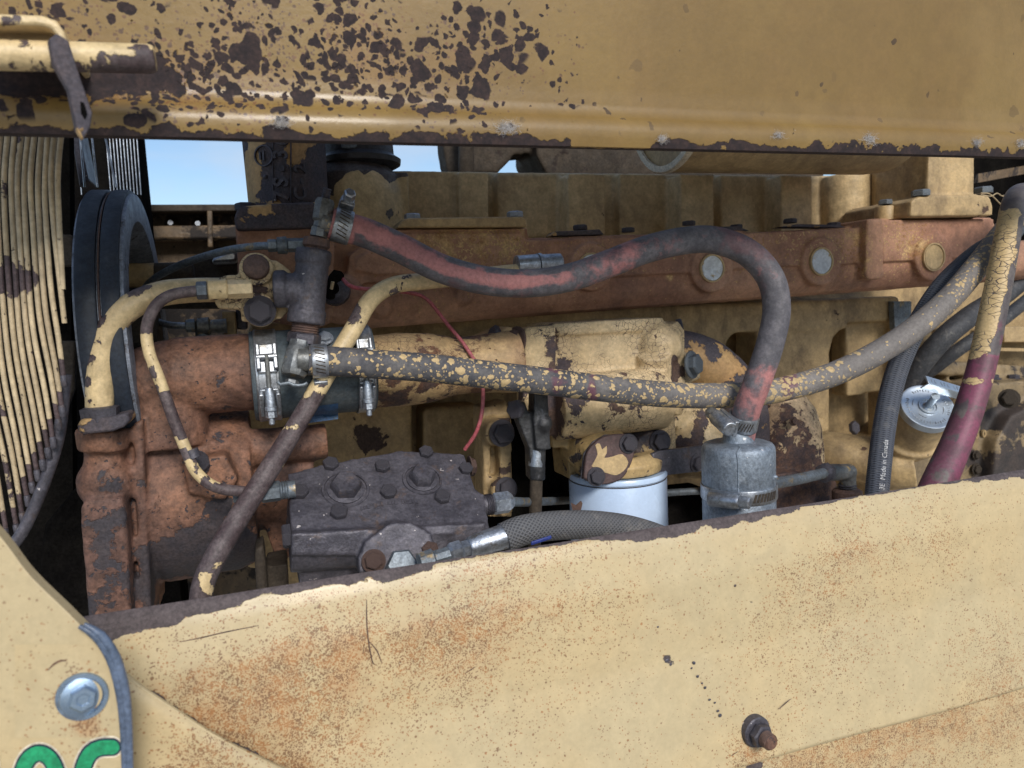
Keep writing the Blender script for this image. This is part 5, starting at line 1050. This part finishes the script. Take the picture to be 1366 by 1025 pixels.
# tube to the pump
tb = thing('drain_tube', 'short dull steel tube with a black nut and brass elbow, right of the silver canister', 'tube', P(1090, 660, .74))
t0, t1 = P(1020, 647, .665), P(1101, 631, .735); d = (t1-t0).normalized(); u_ = S(1100,632,.735)
obj('tube', MB().tube([t0, t0.lerp(t1, .5)+V((0,0,-.001)), t1], 7.0*u_, 16), M['zinc_dull'], tb)
obj('tube_nut', MB().lathe(t1-d*.006, d, [(0, 9*u_), (.002, 13.5*u_), (.012, 13.5*u_), (.013, 11*u_)], 6), M['iron'], tb)
e1 = P(1131, 630, .757); mb = MB().lathe(t1+d*.005, (e1-t1), [(0, 10*u_), (.004, 11.5*u_), (.010, 11.5*u_), ((e1-t1).length, 11*u_)], 20); mb.ball(e1, 12*u_); mb.cyl(e1, P(1131,655,.757), 11*u_); cast('elbow', mb, M['brass'], tb, .0012, 2, disp=.0003)
mb = MB()
for k in range(4): mb.ring(P(1130,646+3*k,.757), -EZ, [(0, 11*u_), (.001, 13*u_), (.002, 11*u_)], 24)
obj('threads', mb, M['iron'], tb); obj('base_nut', MB().lathe(P(1130,652,.757), -EZ, [(0, 15*u_), (.003, 20*u_), (.016, 20*u_)], 10), M['iron_rust'], tb)

# ================================================================== oil filler
fll = thing('oil_filler', 'tan oil filler neck with a silver twist cap, between the black and red hoses', 'filler', P(1190, 660, .83))
mb = MB(); u_ = S(1180,610,.82)
mb.tube([P(1080,602,.92), P(1110,606,.89), P(1150,612,.86), P(1190,622,.83), P(1215,620,.815)], [30*u_,31*u_,31*u_,33*u_,34*u_], 28)
cpx = P(1240, 540, .765); cdr = (-ray(1240,540).normalized()*.80+RIGHT*.36+UP*.48).normalized(); nb = P(1203, 610, .815)
capA = cpx - cdr*.016
mb.lathe(capA-cdr*.075, cdr, [(0, 36*u_), (.02, 37*u_), (.076, 31*u_)], 36); mb.lathe(capA-cdr*.062, cdr, [(0, 33*u_), (.004, 42*u_), (.012, 42*u_), (.016, 35*u_)], 36)
cast('neck', mb, M['cream'], fll, .0022, 3, B3([(1153,598,.84,6,.3), (1225,605,.79,12,.14)]), -.02)
uc = S(1240,540,.76); cap_ = obj('cap', MB().lathe(capA, cdr, [(0, 34*uc), (.001, 36*uc), (.009, 36*uc), (.0115, 35*uc), (.0118, 33*uc), (.011, 31*uc), (.0112, 13*uc), (.0135, 12.5*uc), (.0135, 10.5*uc), (.0115, 10*uc), (.0117, .5*uc)], 56), M['zinc_cap'], fll)
ct = capA+cdr*.0118
obj('cap_stem', MB().lathe(ct, cdr, [(0, 7.5*uc), (.002, 5*uc), (.020, 4.5*uc), (.024, 5.5*uc)], 18), M['zinc_cap'], cap_)
ha, hb_ = P(1236, 507, .742), P(1289, 523, .750); hd = (hb_-ha).normalized(); hn = V((.0, -.8, .6)); hn = (hn-hd*hd.dot(hn)).normalized(); hu = hd.cross(hn); hm = (ha+hb_)/2; hl = (hb_-ha).length
mb = MB().box(hm, hd*hl*.5, hu*.0062, hn*.0012); mb.box(hm-hn*.006-hu*.0055*(1 if hu.z < 0 else -1)*-1, hd*hl*.5, hu*.0009, hn*.006); hnd = obj('cap_handle', mb, M['zinc_cap'], cap_, .0005)
mb = MB()
for i in range(11):
    if i in (2, 6): continue
    mb.box(hm+hd*hl*(-.40+.08*i)+hn*.0012, hd*.0005, hu*.0024, hn*.0003); mb.box(hm+hd*hl*(-.385+.08*i)+hn*.0012+hu*.0022*(1 if i % 2 else -1), hd*.0011, hu*.0005, hn*.0003)
o = obj('stamped_marks', mb, M['steel_band'], hnd); o['kind'] = 'stuff'
mb = MB(); ux = cdr.cross(EZ).normalized(); uy = ux.cross(cdr).normalized()
for i in range(46):
    an = i*.137-.4
    if i in (8, 9, 10, 18, 19, 20, 21, 22, 31, 32): continue
    dr = ux*math.cos(an)+uy*math.sin(an); r_ = 26*uc+(i % 3)*.0002; mb.box(ct+dr*r_-cdr*.0004, dr*.0019*(1 if i % 2 else .6), cdr.cross(dr)*.00045, cdr*.0005)
for an in (.2, 2.1, 3.3, 5.2):
    for k in range(6): dr = ux*math.cos(an+k*.09)+uy*math.sin(an+k*.09); mb.box(ct+dr*19.5*uc-cdr*.0004, dr*.0004, cdr.cross(dr)*.0010, cdr*.0005)
o = obj('stamped_marks', mb, M['steel_band'], cap_); o['kind'] = 'stuff'

# ================================================================== machinery at the right edge
trn = thing('flywheel_housing', 'grimy tan flywheel housing behind the magenta hose, lower right', 'housing', P(1290, 680, .97))
mb = MB(); mb.prism([(1165,700), (1172,650), (1215,600), (1262,560), (1300,512), (1420,505), (1420,700)], .95, .15); mb.prism([(1215,478), (1420,492), (1420,505), (1215,500)], 1.0, .06); mb.prism([(1330,590), (1350,555), (1420,520), (1420,700), (1320,700)], .92, .06)
cast('casting', mb, M['greasy'], trn, .004, 4, B3([(1345,560,.93,26,.3), (1320,640,.94,26,.35), (1300,610,.94,14,.2), (1360,620,.92,30,.3)]), .02)
text3d('cast_numeral', '0', P(1312, 579, .946), EX, EZ, .017, .002, M['cream_dark'], trn, bold=.0008); text3d('cast_numeral', '0', P(1302, 582, .946), EX, EZ, .013, .002, M['cream_dark'], trn, bold=.0008)
bolt(trn, P(1346,532,.915), (-.6,-.7,.2), 10*S(1345,530,.92), 'dark', 'washerhex'); bolt(trn, P(1302,607,.945), (0,-1,0), 5*S(1300,606,.94), 'dark', 'washerhex'); bolt(trn, P(1302,626,.945), (0,-1,0), 6*S(1300,606,.94), 'dark', 'washerhex')
bkd = thing('light_screen', 'added black light-blocking bulkhead and brackets in shadow at the right edge', 'screen', P(1400, 700, 1.2))
mb = MB().box(P(1460, 450, 1.12)+V((.02,0,0)), (.01,0,0), (0,.25,0), (0,0,.6)); obj('screen_plate', mb, M['black'], bkd)  # plates added here to block light at the far right
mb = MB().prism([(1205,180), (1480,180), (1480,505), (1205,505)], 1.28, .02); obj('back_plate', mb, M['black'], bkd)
mb = MB().prism([(1340,436), (1420,436), (1420,457), (1340,457)], 1.02, .06); obj('tan_lug', mb, M['cream'], bkd, .002)
mb = MB().prism([(1220,455), (1270,455), (1252,492), (1224,492)], 1.03, .06); obj('tan_bracket', mb, M['cream_dark'], bkd, .003)
mb = MB().prism([(1262,440), (1282,434), (1262,494), (1246,494)], 1.0, .03); obj('tan_bracket', mb, M['cream'], bkd, .003)
mb = MB().prism([(1310,464), (1420,466), (1420,470), (1310,468)], 1.0, .03); obj('ledge', mb, M['cream_dark'], bkd)
mb = MB().prism([(1305,232), (1420,212), (1420,222), (1305,244)], 1.1, .05); obj('cross_bar', mb, M['far'], bkd)
mb = MB(); [mb.lathe(P(x, 503, .98), EZ, [(0, .009), (.012, .009), (.014, .007)], 6) for x in (1325, 1352)]
for x in (1325, 1352): bolt(bkd, P(x, 506, .99), EZ, .010, 'iron', 'washerhex')

# ================================================================== hoses
def hose(name, label, pts, rad, mt, cat='hose', n=28, step=.004, uv=False, group='rubber hoses across the engine'):
    o = obj(name, MB().tube([P(x, y, Y) for x, y, Y in pts], rad, n, step), M[mt], uv=uv); return tag(o, label, cat, group)
up = thing('red_hose', 'faded red hose with black wear, arching from the iron tee to the silver canister', 'hose', P(990, 590, .665), 'rubber hoses across the engine')
upts = [(441,298,.722), (458,303,.722), (490,312,.722), (535,332,.72), (590,359,.715), (650,375,.71), (710,378,.705), (765,369,.70), (815,351,.69), (865,332,.685), (915,321,.68), (955,321,.675), (997,337,.665), (1027,370,.655), (1036,412,.65), (1027,460,.648), (1010,510,.65), (996,548,.655), (988,586,.665)]
uo = obj('hose', MB().tube([P(*q) for q in upts], .0142, 32), M['hose_red'], up)
def rw(x, y, up_, nrx=0):
    if x < 470: return -.25
    top = up_ > .55; bot = up_ < -.35
    v = lerp_tab(x, [(440,-.16), (520,-.06), (600,-.04), (700,-.02), (745,.12), (800,.08), (850,.10), (900,.2), (1060,.2)])
    if x < 760: v += (.13 if top else 0)+(.22 if bot else 0)+(-.12 if abs(up_-.1) < .35 else 0)
    if y > 470 and x > 930: v = .30-.36*sm(y, 468, 500)+.12*(1 if nrx < -.2 else 0)
    elif x > 960 and y > 375: v = .32
    if 820 < x < 845 and y > 350: v -= .12
    return v
me = uo.data; set_attr(me, 'wear', [rw(*project(V(v.co)+root_loc(up)), v.normal.z, v.normal.x) for v in me.vertices])
clamp(up, P(456,302,.722), P(490,312,.722)-P(441,298,.722), .0146, .0165, V((-.1,-1,.1)), 'steel_band', True, True, V((.1,.5,.9)), (-.9, .75), 8)
clamp(up, P(991,563,.6583), P(988,586,.665)-P(996,548,.655), .0144, .0155, V((-.35,-.9,0)), 'steel_band', True, True, V((-1,.10,0)), (-.35, .75), 7, 1.3)
lw = thing('spotted_hose', 'long dark hose flecked with cream paint, sweeping from the tee to the right edge', 'hose', P(800, 540, .69), 'rubber hoses across the engine')
lpts = [(411,481,.705), (440,482,.705), (500,486,.703), (580,492,.70), (650,500,.697), (720,508,.693), (800,518,.69), (880,526,.69), (950,528,.69), (1020,524,.687), (1090,507,.68), (1150,482,.672), (1210,446,.664), (1262,403,.66), (1300,360,.665), (1330,322,.68), (1350,296,.70)]
lo_ = obj('hose', MB().tube([P(*q) for q in lpts], .0138, 32), M['hose_spot'], lw)
def lwf(x): return lerp_tab(x, [(420,.15), (480,.11), (560,.20), (620,.27), (680,.20), (730,.16), (770,.22), (800,.12), (850,.28), (930,.2), (1000,.34), (1050,.34), (1080,.18), (1120,.12), (1160,.04), (1230,.02), (1270,.10), (1310,.24)])
xs = [project(V(v.co)+root_loc(lw)) for v in lo_.data.vertices]
set_attr(lo_.data, 'wear', [lwf(x) for x, y in xs]); set_attr(lo_.data, 'grey', [.75*sm(x, 760, 1000) for x, y in xs]); set_attr(lo_.data, 'stain', [.30*math.exp(-((x-740)/22)**2)+.42*math.exp(-((x-790)/8)**2)+.42*math.exp(-((x-1050)/16)**2) for x, y in xs])
clamp(lw, P(426,482,.705), EX, .0142, .0145, V((-.1,-1,.1)), 'steel_band', True, True, V((0,.5,-.8)), (-.85, .75), 8)
bh = thing('black_printed_hose', 'black wrapped hose with white lettering, dropping in front of the oil filler', 'hose', P(1175, 700, .67), 'rubber hoses across the engine')
bpts = [(1352,308,.74), (1335,320,.72), (1300,342,.71), (1258,382,.70), (1225,432,.70), (1202,480,.70), (1188,525,.69), (1179,575,.675), (1173,625,.655), (1169,670,.64), (1166,720,.62)]
obj('hose', MB().tube([P(*q) for q in bpts], .0126, 32, .003), M['braid_fine'], bh, uv=True)
def print_on(s_, pa, pb, r, size, par, sh=(0, 0)):
    """white letters set one by one on the hose between two points of its centre line"""
    A_, B_ = P(*pa), P(*pb); d_ = (B_-A_).normalized()
    tocam = (CAM-(A_+B_)/2).normalized(); tocam = (tocam-d_*d_.dot(tocam)).normalized(); sd_ = d_.cross(tocam); a_ = sh[0]; n_ = tocam*math.cos(a_)+sd_*math.sin(a_)
    text3d('printed_lettering', s_, (A_+B_)/2+n_*(r+.0003), d_, n_.cross(d_), size, .0001, M['print'], par)
print_on('Made in Canada', (1171,648,.647), (1176,590,.668), .0126, .0078, bh, (.35, 0)); print_on('1193  3E', (1168,690,.632), (1171.5,642,.650), .0126, .0078, bh, (.35, 0))
print_on('SC 50Y  LA 90', (1231,423,.70), (1275,364,.704), .0126, .0062, bh, (.55, 0))
yh = thing('yellow_magenta_hose', 'thick hose crackled yellow above and magenta below, at the right edge', 'hose', P(1260, 680, .62), 'rubber hoses across the engine')
ypts = [(1385,262,.78), (1366,258,.70), (1354,268,.655), (1345,310,.64), (1334,370,.63), (1322,430,.625), (1309,490,.62), (1293,545,.615), (1274,595,.61), (1252,645,.60), (1230,700,.59)]
yo = obj('hose', MB().tube([P(*q) for q in ypts], [.0125,.0128,.013,.0133,.0138,.0142,.0145,.0150,.0158,.0172,.018], 32), M['hose_yel'], yh)
ys = [project(V(v.co)+root_loc(yh)) for v in yo.data.vertices]
def ywf(x, y):
    w0 = lerp_tab(y, [(262,.4), (275,.3), (285,-.16), (340,-.18), (400,-.10), (440,-.02), (462,-.02), (478,.08), (486,.4), (500,.4), (506,.1), (512,.12), (518,.4), (700,.4)])
    cx_ = lerp_tab(y, [(260,1354), (370,1334), (490,1309), (595,1274)]); return w0+.38*sm(x-cx_, 6, 15)*(1 if y < 490 else 0)
set_attr(yo.data, 'wear', [ywf(x, y) for x, y in ys])
set_attr(yo.data, 'stain', [lerp_tab(y, [(300,-.2), (430,.0), (470,.12), (490,.4), (530,.35), (545,.05), (560,.25), (600,.22), (650,.3)])+(.1 if x > lerp_tab(y, [(490,1309), (595,1274)]) else -.08) for x, y in ys])
hose('dark_back_hose', 'thick black hose in shadow behind the grey hose at right', [(1400,340,.90), (1340,392,.89), (1290,425,.88), (1250,460,.89), (1215,505,.92), (1195,545,.96)], .0165, 'rubber')
hose('thin_back_hose', 'thin dark hose behind the yellow hose at right', [(1390,385,.95), (1330,432,.93), (1285,462,.93), (1245,492,.96), (1215,512,1.0)], .011, 'rubber')
